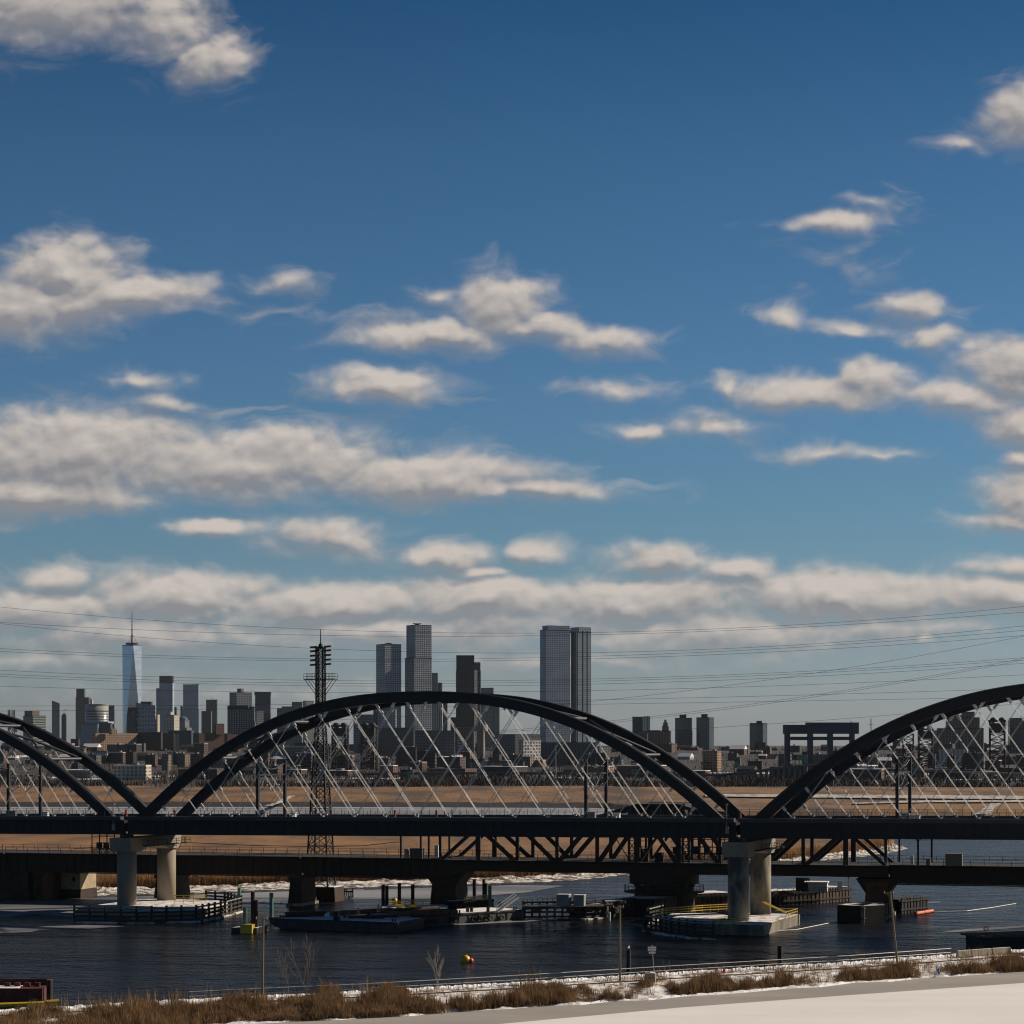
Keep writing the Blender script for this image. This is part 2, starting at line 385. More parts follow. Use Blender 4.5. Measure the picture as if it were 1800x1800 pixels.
M_GREEN = mat('pile_green', (.10, .26, .17), .6, 0, .35, .5)
M_RUST = mat('rust_brown', (.20, .075, .038), .8, 0, .55, .7)
M_DRUST = mat('dark_rust_pile', (.05, .026, .02), .85, 0, .5, .7)
M_BARGE = mat('barge_dark_steel', (.03, .031, .036), .6, 0, .4, .3)
M_BARGEGREY = mat('barge_grey_steel', (.10, .097, .09), .75, 0, .5, .4)
M_MAROON = mat('maroon_paint', (.13, .03, .025), .7, 0, .5, .3)
M_SNOW = mat('snow', (.80, .78, .76), .85, 0, 0, .08, col2=(.74, .72, .70), bump=.15, coords='World')
M_SNOWROUGH = mat('patchy_snow', (.80, .77, .73), .9, 0, 0, .55, col2=(.16, .12, .085), bump=.6, lo=.36, hi=.52, coords='World')
M_WHITE = mat('white_paint', (.72, .70, .66), .6, 0, .2, .5)
M_GREY = mat('grey_equipment_box', (.26, .25, .23), .7, 0, .3, .4)
M_POLE = mat('weathered_pole_wood', (.24, .18, .09), .85, 0, .35, .8, stretch=(1, 1, .2))
M_RED = mat('signal_red', (.55, .045, .03), .5)
M_ORANGE = mat('buoy_orange', (.75, .14, .02), .45)
M_BUOY = mat('buoy_yellow', (.75, .36, .01), .4)
M_BLUE = mat('blue_plastic', (.02, .16, .55), .5)
M_BLACK = mat('black_rubber', (.012, .012, .013), .75)
M_FOOT = mat('wet_footing_concrete', (.27, .22, .155), .8, 0, 0, .4, col2=(.09, .075, .058), stretch=(1, 1, .4))
M_TIES = mat('dark_deck_ties', (.012, .010, .009), .9)
M_RAILPOST = mat('dark_rail_post', (.10, .085, .07), .7)
M_RAIL = mat('pale_pipe_rail', (.50, .46, .39), .5, .2, .3, 1.0)
M_WIRE = mat('power_line_wire', (.05, .05, .055), .6)
M_LATTICE = mat('dark_lattice_steel', (.022, .018, .016), .8, 0, .3, .4)

# ================================================================ SETTING: water, ice, marsh, banks, land
def interp(pl, x):
    for (x0, y0), (x1, y1) in zip(pl, pl[1:]):
        if x <= x1 or (x1, y1) == pl[-1]: return lerp(y0, y1, (x - x0) / (x1 - x0))
def terr(Y):
    t = min(1.0, max(0.0, (Y - 2500.0) / 1400.0)); t = t * t * (3 - 2 * t)
    return 1.6 + 22.0 * t

b = MB(); b.add([(-3500, 30, 0), (3500, 30, 0), (3500, 1800, 0), (-3500, 1800, 0)], [(0, 1, 2, 3)])
tag(b.obj('river_water', water_mat()), kind='structure')

M_MARSH = mat('dry_reed_marsh', (.255, .122, .032), .95, 0, 0, .05, col2=(.095, .045, .014), stretch=(1, .3, 1), detail=12, lo=.36, hi=.60, bump=.6, coords='World')
M_MARSH2 = mat('far_reed_marsh', (.215, .105, .030), .95, 0, 0, .022, col2=(.055, .030, .013), stretch=(1, .22, 1), detail=12, lo=.40, hi=.58, bump=.5, coords='World')
M_SCRUB = mat('winter_scrub_ground', (.040, .029, .023), .95, 0, 0, .012, col2=(.018, .014, .013), detail=8, coords='World')
M_BANKSNOW = mat('icy_bank', (.62, .57, .50), .9, 0, 0, .5, col2=(.07, .05, .037), bump=.8, lo=.43, hi=.54, stretch=(.5, .6, 1), coords='World')
M_ICE = mat('river_ice', (.29, .285, .28), .55, 0, 0, .06, col2=(.09, .095, .105), stretch=(.22, 1, 1), lo=.38, hi=.6, detail=7, coords='World')
M_PONDICE = mat('grey_pond_ice', (.40, .365, .32), .6, 0, 0, .10, col2=(.30, .275, .24), stretch=(.3, 1, 1), coords='World')
M_PONDSNOW = mat('snow_on_pond', (.80, .765, .72), .9, 0, 0, .10, col2=(.71, .68, .64), stretch=(.35, 1, 1), bump=.3, coords='World', detail=8)

# near marsh peninsula between the river and its frozen loop
SHORE = [(-400, 1586), (0, 1582), (100, 1580), (200, 1575), (330, 1572), (500, 1565), (700, 1559), (900, 1554), (1000, 1549), (1090, 1541), (1250, 1531), (1400, 1520), (1500, 1509), (1570, 1500), (1600, 1492)]
REEDL = [(-400, 1575), (0, 1571), (100, 1569), (200, 1565), (330, 1562), (500, 1557), (700, 1552), (900, 1547), (1000, 1542), (1090, 1532), (1250, 1522), (1400, 1511), (1500, 1500), (1550, 1494), (1572, 1487)]
FARL = [(-400, 1441), (0, 1441), (100, 1441), (200, 1441), (330, 1441), (500, 1441), (700, 1441), (900, 1441), (1000, 1441), (1090, 1441), (1250, 1441), (1400, 1445), (1500, 1455), (1550, 1466), (1572, 1476)]
strip('river_bank', gpl(SHORE), gpl(REEDL), 0, .9, 420, 9, M_BANKSNOW, zf=lambda t, p: -.2 + 1.0 * t + .55 * fbm(p.x, p.y, .3) * (0.25 + t), smooth=False)
strip('marsh', gpl(REEDL), gpl(FARL), 0, 0, 160, 50, M_MARSH, zf=lambda t, p: .7 + 1.3 * min(1, t * 30) + .35 * fbm(p.x, p.y, .06))
# frozen loop of the river behind it, seen between the hangers
strip('frozen_channel', gpl([(-500, 1440), (1080, 1440)]), gpl([(-500, 1418), (1080, 1418)]), .05, .05, 40, 6, mat('channel_ice', (.36, .36, .37), .7, 0, 0, .03, col2=(.20, .21, .225), stretch=(.15, 1, 1), coords='World'))
strip('far_marsh', gpl([(-600, 1417), (600, 1417), (1050, 1419), (1280, 1436), (2300, 1436)]), gpl([(-600, 1387), (600, 1387), (1050, 1387), (1280, 1388), (2300, 1392)]), 0, 0, 160, 30, M_MARSH2, zf=lambda t, p: .3 + 2.2 * min(1, t * 15) + .4 * fbm(p.x, p.y, .03))
def patch(name, pts, z, m, kind='structure'):
    b = MB(); P = [gp(x, y, z) for x, y in pts]; b.add([(p.x, p.y, z) for p in P], [tuple(range(len(P)))])
    return tag(b.obj(name, m), kind=kind)
patch('snowy_track', [(465, 1416), (478, 1416.4), (500, 1409), (512, 1402), (520, 1398), (509, 1398.4), (496, 1405), (482, 1411)], 3.4, M_BANKSNOW)
patch('snowy_track', [(1712, 1431), (1742, 1431), (1748, 1420), (1760, 1412), (1741, 1412), (1730, 1420)], 3.4, M_BANKSNOW)
strip('snow_field', gpl([(1240, 1400), (1420, 1402), (1800, 1405), (2200, 1406)], 3.2), gpl([(1240, 1396), (1420, 1396.5), (1800, 1399), (2200, 1400)], 3.2), 3.3, 3.3, 60, 2, M_BANKSNOW)
strip('snow_field', gpl([(1500, 1413), (1640, 1410), (1800, 1410), (2100, 1410)], 3.2), gpl([(1500, 1411), (1640, 1406.5), (1800, 1406.5), (2100, 1407)], 3.2), 3.25, 3.25, 60, 2, M_BANKSNOW)
strip('mud_bank', gpl([(-600, 1418.6), (600, 1418.6), (1050, 1420.6), (1280, 1437.5)]), gpl([(-600, 1417), (600, 1417), (1050, 1419), (1280, 1436)]), 0, 0, 120, 3, mat('black_mud', (.02, .016, .013), .8, 0, .4, .3), zf=lambda t, p: .1 + 2.3 * t + .4 * fbm(p.x, p.y, .15) * t)
# land to the horizon
YS = [1640, 1800, 2100, 2500, 2700, 2900, 3100, 3300, 3500, 3700, 3900, 4500, 6000, 9000, 14000]
b = MB(); n = len(YS); b.add([(sx_, Y, terr(Y)) for Y in YS for sx_ in (-7000, -2500, 0, 2500, 7000)], [(j * 5 + i, j * 5 + i + 1, (j + 1) * 5 + i + 1, (j + 1) * 5 + i) for j in range(n - 1) for i in range(4)])
tag(b.obj('ground', M_SCRUB), kind='structure')
# snow lying on open lots among the scrub
for k in range(22):
    px = rnd.uniform(-60, 1860); Y = rnd.choice([rnd.uniform(1850, 2500), rnd.uniform(2000, 3400)]); wdt = rnd.uniform(14, 70); dp = rnd.uniform(20, 90)
    p = at(px, HY, Y); b = MB(); pts = [(p.x + wdt * math.cos(a) * rnd.uniform(.6, 1.1), Y + dp * math.sin(a) * rnd.uniform(.6, 1.1)) for a in [i * math.pi / 5 for i in range(10)]]
    b.add([(x, y, terr(y) + .35) for x, y in pts], [tuple(range(10))]); tag(b.obj('snow_patch', M_SNOW), kind='structure')

# river ice along the far shore
ICE = [
 [(-300, 1618), (0, 1614), (60, 1606), (130, 1612), (135, 1600), (200, 1597), (330, 1590), (430, 1588), (560, 1590), (520, 1578), (640, 1575), (640, 1563), (500, 1567), (330, 1573), (200, 1577), (0, 1583), (-300, 1586)],
 [(-300, 1642), (0, 1640), (55, 1638), (70, 1634), (130, 1634), (220, 1628), (150, 1626), (60, 1629), (-300, 1630)],
 [(620, 1581), (760, 1580), (860, 1574), (930, 1568), (990, 1557), (900, 1556), (740, 1561), (620, 1565)],
 [(700, 1626), (800, 1622), (925, 1617), (1000, 1614), (925, 1620), (800, 1626), (700, 1630)],
 [(1640, 1640), (1700, 1637), (1800, 1630), (1900, 1626), (1800, 1627), (1700, 1633)],
 [(1615, 1588), (1650, 1587), (1655, 1585), (1615, 1585)],
]
for k, pts in enumerate(ICE):
    patch('river_ice', pts, .03 + .004 * k, M_ICE)

# near bank between the river and the frozen pond
PONDL = [(-600, 1876), (0, 1836), (400, 1800), (600, 1791), (700, 1786), (850, 1775), (1000, 1765), (1200, 1750), (1500, 1727), (1800, 1707), (2400, 1664)]
RIVL = [(-600, 1800), (0, 1776), (100, 1771), (300, 1759), (460, 1751), (640, 1743), (900, 1728), (1200, 1709), (1500, 1691), (1650, 1680), (1800, 1669), (2400, 1628)]
SNOWL = [(-600, 1945), (0, 1895), (400, 1846), (870, 1801), (1200, 1771), (1500, 1749), (1800, 1728), (2400, 1684)]
XS = list(range(-600, 2401, 60))
pond_e = [gp(x, interp(PONDL, x) + 1.6 * math.sin(x * .045) + 1.3 * math.sin(x * .11 + 1), .1) for x in XS]
riv_e = [gp(x, interp(RIVL, x), 1.6) for x in XS]
snow_e = [gp(x, interp(SNOWL, x), .04) for x in XS]
def bank_z(t, p): return .08 + 1.1 * min(1, t * 2.2) + .42 * max(0, t - .45) / .55 + .16 * fbm(p.x, p.y, .5) * min(1, t * 6)
strip('bank', pond_e, riv_e, 0, 0, 420, 18, M_SNOWROUGH, zf=bank_z, smooth=False)
strip('bank_slope', riv_e, [Vector((p.x - .3, p.y + 4.5, 0)) for p in riv_e], 1.6, -.4, 200, 3, M_STONE)
strip('snow_berm', [Vector((p.x, p.y - 1.9, 0)) for p in riv_e], [Vector((p.x, p.y + .5, 0)) for p in riv_e], 0, 0, 900, 5, M_SNOW, zf=lambda t, p: 1.45 + .30 * math.sin(math.pi * t) * (1 + .7 * fbm(p.x, p.y, 1.6)) + .12 * fbm(p.x, p.y, 5), smooth=False)
strip('pond_ice', snow_e, pond_e, .03, .03, 60, 4, M_PONDICE)
strip('pond_edge_snow', [p + Vector((0, -.75, 0)) for p in pond_e], [p + Vector((0, .7, 0)) for p in pond_e], 0, 0, 700, 3, M_SNOW, zf=lambda t, p: .05 + .22 * math.sin(math.pi * t) * (1 + fbm(p.x, p.y, .8)), smooth=False)
strip('pond_snow', [Vector((p.x * .9, 40, 0)) for p in snow_e], [Vector((p.x, p.y + .15, 0)) for p in snow_e], .045, .045, 60, 60, M_PONDSNOW, bump=.006, bs=.5)

# ---- grasses that nobody could count
def blades(name, spots, m, hmin, hmax, w, lean=.22, per=1):
    vs = []; fs = []
    for (x, y, z, k) in spots:
        for _ in range(per):
            h = rnd.uniform(hmin, hmax) * k; a = rnd.uniform(0, math.pi); ca, sa = math.cos(a) * w / 2, math.sin(a) * w / 2
            lx, ly = rnd.gauss(0, lean) * h * .5 - .05 * h, rnd.gauss(0, lean) * h * .5
            xx, yy = x + rnd.uniform(-.25, .25), y + rnd.uniform(-.25, .25); o = len(vs)
            vs += [(xx - ca, yy - sa, z), (xx + ca, yy + sa, z), (xx + lx * .5 + ca * .8, yy + ly * .5 + sa * .8, z + h * .6), (xx + lx + ca * .25, yy + ly + sa * .25, z + h), (xx + lx * .5 - ca * .8, yy + ly * .5 - sa * .8, z + h * .6)]
            fs.append((o, o + 1, o + 2, o + 3, o + 4))
    me = bpy.data.meshes.new(name); me.from_pydata(vs, [], fs); me.materials.append(m)
    o = bpy.data.objects.new(name, me); COL.objects.link(o); o['kind'] = 'stuff'; return o
M_REED = mat('foreground_reeds', (.35, .215, .098), .9, 0, 0, .5, col2=(.13, .075, .036), lo=.3, hi=.7, coords='World')
M_REED2 = mat('shore_reeds', (.34, .19, .08), .9, 0, 0, .25, col2=(.15, .08, .036), lo=.3, hi=.7, coords='World')
translucent(M_REED, .22); translucent(M_REED2, .4)
# foreground reed beds: thick towards the pond, broken into clumps to the right
spots = []
tries = 0
while len(spots) < 34000 and tries < 400000:
    tries += 1
    px = rnd.uniform(-250, 2000); t = rnd.random() ** 1.2
    yp, yr = interp(PONDL, px), interp(RIVL, px)
    A, B_ = gp(px, yp, .1), gp(px, yr, 1.6); p = A.lerp(B_, t)
    thick = .62 if px < 330 else (.60 if px < 720 else (.52 if px < 1250 else .50))
    dens = .5 + .75 * fbm(p.x, p.y * .5, .16, 3) + .25 * fbm(p.x, p.y, .7, 2)
    lim = thick * (1.0 if px > 720 else 1.1)
    if t > lim * (.8 if px > 720 else .95) + .5 * fbm(p.x, 5, .22, 3): continue
    if dens < (.24 if px > 720 else -.05) + rnd.uniform(-.15, .15): continue
    k = (.45 + .75 * min(1, max(0, dens - .1))) * (1.0 if t < lim * .75 else .7) * (.85 if px > 720 else 1.0) * (1 + .5 * fbm(p.x, p.y, 1.3, 2) + .45 * fbm(p.x, 9, .45, 2)) * rnd.uniform(.6, 1.1)
    spots.append((p.x, p.y, bank_z(t, p), k))
blades('reeds', spots, M_REED, 1.3, 2.6, .05, lean=.34, per=3)
spots = []
for _ in range(15000):
    px = rnd.uniform(-250, 2000); t = rnd.uniform(.08, .90)
    p = gp(px, interp(PONDL, px), .1).lerp(gp(px, interp(RIVL, px), 1.6), t)
    if fbm(p.x, p.y, .25, 3) < -.05: continue
    spots.append((p.x, p.y, bank_z(t, p), rnd.uniform(.3, 1)))
blades('dry_grass', spots, M_REED, .35, .9, .05, per=2)
# tall seed heads standing against the river at the far left
spots = []
for c, w_, n_ in ((115, 22, 14), (150, 40, 18), (205, 50, 34), (260, 40, 30), (308, 16, 60), (350, 50, 16), (420, 60, 46), (455, 18, 18), (650, 14, 34), (930, 22, 26), (1180, 60, 14), (1700, 60, 20)):
    for _ in range(n_):
        px = rnd.gauss(c, w_ * .5); p = gp(px, interp(RIVL, px) + rnd.uniform(4, 14), 1.5); spots.append((p.x, p.y, 1.4, rnd.uniform(.75, 1.15)))
blades('tall_reeds', spots, mat('pale_seed_heads', (.34, .24, .14), .9, 0, .3, .8, coords='World'), 1.6, 2.7, .05, lean=.1, per=2)
# reed front of the near marsh and tufts over its top
spots = []
for _ in range(26000):
    px = rnd.uniform(-150, 1565); a = gp(px, interp(REEDL, px)); y2 = a.y + rnd.random() ** 2 * 26
    p = Vector((a.x * y2 / a.y, y2)); spots.append((p.x, p.y, .5, rnd.uniform(.75, 1.1) * (1 + .3 * fbm(p.x, p.y, .05))))
blades('shore_reeds', spots, M_REED2, 2.0, 3.4, .14, lean=.18)
spots = []
for _ in range(30000):
    px = rnd.uniform(-60, 1560); y0 = gp(px, interp(REEDL, px)).y; Y = lerp(y0, 1000, rnd.random() ** 1.3); X = (px - CX) / F * Y
    spots.append((X, Y, 1.5, rnd.uniform(.8, 1.2)))
blades('marsh_reeds', spots, M_REED2, .4, .8, .12, lean=.3)
spots = []
for _ in range(26000):
    px = rnd.uniform(-60, 1860); Y = rnd.uniform(1095 if px > 1300 else 1290, 1700); X = (px - CX) / F * Y
    spots.append((X, Y, 2.0, rnd.uniform(.7, 1.3)))
blades('far_marsh_reeds', spots, M_REED2, .5, 1.1, .2, lean=.3)
# bare thickets between the marsh and the town
M_THICK = mat('bare_thicket', (.085, .060, .046), .95, 0, 0, .02, col2=(.034, .026, .022), coords='World')
spots = []
for _ in range(32000):
    px = rnd.uniform(-80, 1880); Y = rnd.choice([rnd.uniform(1690, 1790), rnd.uniform(1720, 2300), rnd.uniform(2300, 3500)]); X = (px - CX) / F * Y
    d = fbm(X, Y, .011, 4)
    if d < -.12: continue
    spots.append((X, Y, terr(Y) - .3, .5 + .7 * max(0, d + .25)))
for _ in range(3500):
    px = rnd.uniform(-80, 1880); Y = rnd.uniform(3650, 4250); X = (px - CX) / F * Y
    if fbm(X, Y, .006, 3) > -.2: spots.append((X, Y, terr(Y) - .3, rnd.uniform(.6, 1.5)))
blades('bare_thicket', spots, M_THICK, 3.0, 8.5, .6, lean=.38, per=2)

# ================================================================ the new tied-arch railway bridge
A1 = math.atan(44.0 / 118.6); P1 = Vector((-77.4, 463.0)); D1 = Vector((math.cos(A1), -math.sin(A1))); N1 = Vector((math.sin(A1), math.cos(A1)))
PITCH = 126.5; GRADE = 1.05 / 126.5; ZD = 19.25; WB = 16.0
def nb(s, t, z=None): p = P1 + D1 * s + N1 * t; return Vector((p.x, p.y, ZD + GRADE * s if z is None else z))
def s_px(px, t, O=P1, d=D1, n=N1):
    k = (px - CX) / F; q = O + n * t
    return (k * q.y - q.x) / (d.x - k * d.y)
L_ARCH, R_ARCH, PW = 118.5, 23.3, 2.35
def rib_z(x): return R_ARCH * (1 - abs((x - L_ARCH / 2) / (L_ARCH / 2)) ** PW)
NB_ROT = (0, -math.atan(GRADE), -A1)

def arch_span():
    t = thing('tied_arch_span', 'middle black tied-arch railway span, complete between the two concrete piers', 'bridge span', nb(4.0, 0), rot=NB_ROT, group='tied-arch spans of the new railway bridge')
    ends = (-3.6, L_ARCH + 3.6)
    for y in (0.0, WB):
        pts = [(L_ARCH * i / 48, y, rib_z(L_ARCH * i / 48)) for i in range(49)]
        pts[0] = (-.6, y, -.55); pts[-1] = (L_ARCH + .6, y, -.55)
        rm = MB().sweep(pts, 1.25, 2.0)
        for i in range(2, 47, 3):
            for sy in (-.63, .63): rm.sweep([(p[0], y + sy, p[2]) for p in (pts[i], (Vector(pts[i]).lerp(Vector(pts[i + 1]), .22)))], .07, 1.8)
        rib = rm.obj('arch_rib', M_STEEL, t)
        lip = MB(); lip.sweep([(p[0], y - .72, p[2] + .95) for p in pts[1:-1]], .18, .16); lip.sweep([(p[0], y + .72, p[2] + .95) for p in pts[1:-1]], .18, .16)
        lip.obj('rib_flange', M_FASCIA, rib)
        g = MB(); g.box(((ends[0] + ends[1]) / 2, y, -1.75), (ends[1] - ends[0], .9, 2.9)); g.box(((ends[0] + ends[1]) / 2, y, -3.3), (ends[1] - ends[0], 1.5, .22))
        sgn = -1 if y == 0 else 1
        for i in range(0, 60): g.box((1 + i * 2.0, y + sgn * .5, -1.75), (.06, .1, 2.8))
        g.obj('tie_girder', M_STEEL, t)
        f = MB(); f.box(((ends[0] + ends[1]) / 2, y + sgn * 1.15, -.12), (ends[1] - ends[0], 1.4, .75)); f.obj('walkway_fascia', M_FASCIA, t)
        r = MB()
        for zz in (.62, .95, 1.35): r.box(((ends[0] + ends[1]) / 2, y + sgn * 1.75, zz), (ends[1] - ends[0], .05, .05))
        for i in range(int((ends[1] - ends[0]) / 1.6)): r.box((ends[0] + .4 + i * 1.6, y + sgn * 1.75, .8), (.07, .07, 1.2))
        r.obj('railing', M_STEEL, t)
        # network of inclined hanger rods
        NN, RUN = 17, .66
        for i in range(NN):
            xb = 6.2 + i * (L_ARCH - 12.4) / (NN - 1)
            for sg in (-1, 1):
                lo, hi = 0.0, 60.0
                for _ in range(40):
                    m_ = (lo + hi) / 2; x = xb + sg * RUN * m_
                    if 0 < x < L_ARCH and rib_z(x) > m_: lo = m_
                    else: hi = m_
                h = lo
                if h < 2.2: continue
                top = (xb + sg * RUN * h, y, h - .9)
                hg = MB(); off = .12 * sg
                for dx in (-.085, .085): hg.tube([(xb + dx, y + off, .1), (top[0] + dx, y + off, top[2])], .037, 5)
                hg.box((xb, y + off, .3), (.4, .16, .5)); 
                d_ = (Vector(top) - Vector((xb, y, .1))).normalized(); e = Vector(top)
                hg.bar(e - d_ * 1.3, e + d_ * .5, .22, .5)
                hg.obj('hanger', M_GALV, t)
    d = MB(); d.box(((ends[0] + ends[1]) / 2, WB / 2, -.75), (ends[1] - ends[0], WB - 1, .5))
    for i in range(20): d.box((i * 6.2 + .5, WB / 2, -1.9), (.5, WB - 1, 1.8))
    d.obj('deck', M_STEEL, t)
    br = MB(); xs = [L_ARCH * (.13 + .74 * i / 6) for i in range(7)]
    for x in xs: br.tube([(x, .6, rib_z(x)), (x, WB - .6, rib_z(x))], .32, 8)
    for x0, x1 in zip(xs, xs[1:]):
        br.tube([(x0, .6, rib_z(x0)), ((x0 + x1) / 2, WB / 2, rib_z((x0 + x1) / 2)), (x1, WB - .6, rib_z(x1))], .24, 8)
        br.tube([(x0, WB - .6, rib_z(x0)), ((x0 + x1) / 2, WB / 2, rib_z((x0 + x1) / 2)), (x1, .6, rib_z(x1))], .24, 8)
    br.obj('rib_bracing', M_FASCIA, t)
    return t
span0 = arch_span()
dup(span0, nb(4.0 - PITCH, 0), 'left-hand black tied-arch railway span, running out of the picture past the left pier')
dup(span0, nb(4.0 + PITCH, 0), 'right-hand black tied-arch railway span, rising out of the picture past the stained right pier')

# piers
def bridge_pier(s, label, mc, base_z, footing):
    p = nb(s, 0, 0); ztop = ZD + GRADE * s - 3.55
    t = thing('bridge_pier', label, 'bridge pier', (p.x, p.y, 0), -A1, group='concrete piers of the new bridge')
    for y in (0.0, WB + .3):
        c = MB(); c.tube([(0, y, base_z), (0, y, ztop - 2.6)], 1.95, 20); o = c.obj('column', mc, t, smooth=False)
        for f in o.data.polygons: f.use_smooth = len(f.vertices) == 4
        MB().box((0, y, ztop - .2), (2.2, 1.6, .7)).obj('bearing', M_STEEL, t)
    cp = MB(); poly = [(-2.6, 0), (2.6, 0)]
    vs = []
    for x in (-2.35, 2.35):
        vs += [(x, -2.9, ztop - .5), (x, -2.5, ztop - 3.2), (x, 2.0, ztop - 3.2), (x, 4.4, ztop - 2.5), (x, WB - 5.0, ztop - 2.5), (x, WB - 2.6, ztop - 3.2), (x, WB + 2.0, ztop - 3.2), (x, WB + 2.4, ztop - .5)]
    cp.add(vs, [(0, 1, 2, 3, 4, 5, 6, 7), (15, 14, 13, 12, 11, 10, 9, 8)] + [(i, 8 + i, 8 + (i + 1) % 8, (i + 1) % 8) for i in range(8)])
    cp.obj('pier_cap', M_CONC, t)
    w = MB()
    w.box((3.1, WB / 2 + 1, ztop - 2.2), (1.3, WB - 2, .18)); w.box((1.0, WB + 3.2, ztop - 2.2), (5.4, 1.5, .18))
    for k in range(9): w.box((3.7, 2.2 + k * 1.95, ztop - 1.6), (.09, .09, 1.2))
    for z in (1.1, 1.6): w.box((3.7, 10.0, ztop - z), (.08, 15.8, .08)); w.box((1.0, WB + 3.9, ztop - z), (5.4, .08, .08))
    for k in range(5): w.box((-1.6 + k * 1.3, WB + 3.9, ztop - 1.6), (.09, .09, 1.2))
    w.obj('inspection_walkway', M_STEEL, t)
    if footing:
        fb = MB(); fb.box((1.2, 5.0, .85), (11.4, 28.0, 2.1)); fb.obj('footing', M_FOOT, t)
        MB().box((1.2, 5.0, 1.93), (10.8, 27.4, .06)).obj('footing_snow', M_SNOWROUGH, t)
        rl = MB()
        for z in (2.5, 3.0):
            rl.box((6.5, 14.2, z), (.09, 9.0, .09)); rl.box((4.4, 18.6, z), (4.2, .09, .09))
        for k in range(6): rl.box((6.5, 9.8 + k * 1.75, 2.5), (.09, .09, 1.05))
        rl.bar((1.5, 12, 4.6), (4.8, 16.5, 2.4), .7, .25)
        rl.obj('yellow_rail', M_YELLOW, t)
        ld = MB()
        for k in range(6): ld.box((6.94, 17.6, .25 + k * .33), (.1, .6, .06))
        for dy in (-.3, .3): ld.box((6.94, 17.6 + dy, 1.1), (.1, .06, 2.0))
        ld.obj('ladder', M_STEEL, t)
    else:
        fb = MB(); fb.box((0, 6.5, .75), (12.5, 30, 1.7)); fb.obj('footing', M_CONC, t)
        MB().box((0, 6.5, 1.63), (12.0, 29.5, .06)).obj('footing_snow', M_SNOWROUGH, t)
    return t
bridge_pier(0, 'clean pale two-column concrete bridge pier behind the long dark timber fender', M_CONC, 1.4, False)
bridge_pier(PITCH, 'black-stained two-column concrete bridge pier on its own square concrete footing', M_CONC2, 1.8, True)

# scaffold platforms slung beside the piers
def scaffold(s, t0, w, label):
    p = nb(s, t0, 0); zt = ZD + GRADE * s - 3.5
    t = thing('hanging_scaffold', label, 'scaffold', (p.x, p.y, zt), -A1, group='scaffolds hung under the new bridge')
    b = MB()
    for x in (-w / 2, -w / 6, w / 6, w / 2):
        for y in (0, 3.0): b.box((x, y, -2.1), (.16, .16, 4.2))
    for z in (-4.1, -3.0, -1.8, -.4):
        for y in (0, 3.0): b.box((0, y, z), (w, .1, .1))
    for i in range(6):
        x0 = -w / 2 + i * w / 6; b.bar((x0, 0, -4.1), (x0 + w / 6, 0, -3.0), .08); b.bar((x0, 0, -3.0), (x0 + w / 6, 0, -4.1), .08)
    b.obj('scaffold_frame', M_STEEL, t)
    MB().box((0, 1.5, -3.05), (w, 3.0, .12)).obj('scaffold_floor', M_TIMBER, t)
    for k in range(3): MB().box((-w / 3 + k * w / 3.2, 1.4, -2.3), (.9, .8, 1.2)).obj('jack', M_STEEL, t)
scaffold(-6.6, 2, 5.2, 'dark scaffold hung under the bridge beside the clean left pier')
scaffold(PITCH - 7.2, 4, 7.0, 'dark scaffold hung under the bridge beside the stained right pier')

# overhead-wire portals standing on the new deck
def portal(px, label):
    s = s_px(px, 2.0); p = nb(s, 2.0)
    t = thing('catenary_portal', label, 'catenary portal', p, -A1, group='overhead-wire portals on the new bridge')
    H = 11.6
    for y in (0, 12.2): MB().box((0, y, H / 2 - .6), (.55, .55, H)).obj('post', M_STEEL, t)
    b = MB(); b.box((0, 6.1, H - 3.2), (.28, 12.2, .3)); b.box((0, -1.4, H - 1.6), (.2, 3.0, .2)); b.box((0, 13.4, H - 1.6), (.2, 2.6, .2)); b.obj('cross_beam', M_STEEL, t)
    b = MB(); b.box((-.1, 6.1, H - 1.3), (.08, .08, 2.2))
    pts = [(0, 0.2 + 11.8 * i / 8, H - .9 - 1.2 * math.sin(math.pi * i / 8)) for i in range(9)]; b.tube(pts, .06, 5); b.obj('tie_wire', M_WIRE, t)
    for y in (3.4, 8.8):
        c = MB(); c.tube([(0, y, H - 3.2), (-.9, y, H - 5.6)], .09, 6); c.tube([(.4, y, H - 5.2), (-1.4, y, H - 6.6)], .12, 6); c.tube([(-1.4, y, H - 6.6), (-1.7, y, H - 5.8)], .10, 6); c.obj('insulator', M_WHITE, t)
for px, lb in ((15, 'black catenary portal at the left edge of the picture on the left arch span'), (453, 'black catenary portal on the middle arch span beside the tall lattice tower'), (1030, 'black catenary portal near the right end of the middle arch span'), (1577, 'black catenary portal under the rising right arch span')):
    portal(px, lb)
# small gear on the new deck
def deckbox(px, t0, sz, m, name, label, cat, z=0.0):
    s = s_px(px, t0); p = nb(s, t0); t = thing(name, label, cat, (p.x, p.y, p.z + z), -A1)
    MB().box((0, 0, sz[2] / 2), sz).obj('case', m, t); MB().box((0, 0, sz[2] + .05), (sz[0] * 1.08, sz[1] * 1.08, .1)).obj('lid', m, t)
deckbox(20, .9, (2.2, .8, 1.5), M_GREY, 'equipment_cabinet', 'pale cabinet on the left arch span by the portal post', 'cabinet', -.3)
deckbox(80, .9, (1.4, .8, 1.2), M_WHITE, 'equipment_cabinet', 'small white cabinet on the left arch span deck', 'cabinet', -.2)
deckbox(460, .9, (1.8, .8, 1.4), M_GREY, 'equipment_cabinet', 'pale cabinet beside the portal post of the middle span', 'cabinet', -.3)
deckbox(515, .9, (1.2, .8, 1.2), M_WHITE, 'equipment_cabinet', 'small white cabinet just right of the middle span portal', 'cabinet', -.2)
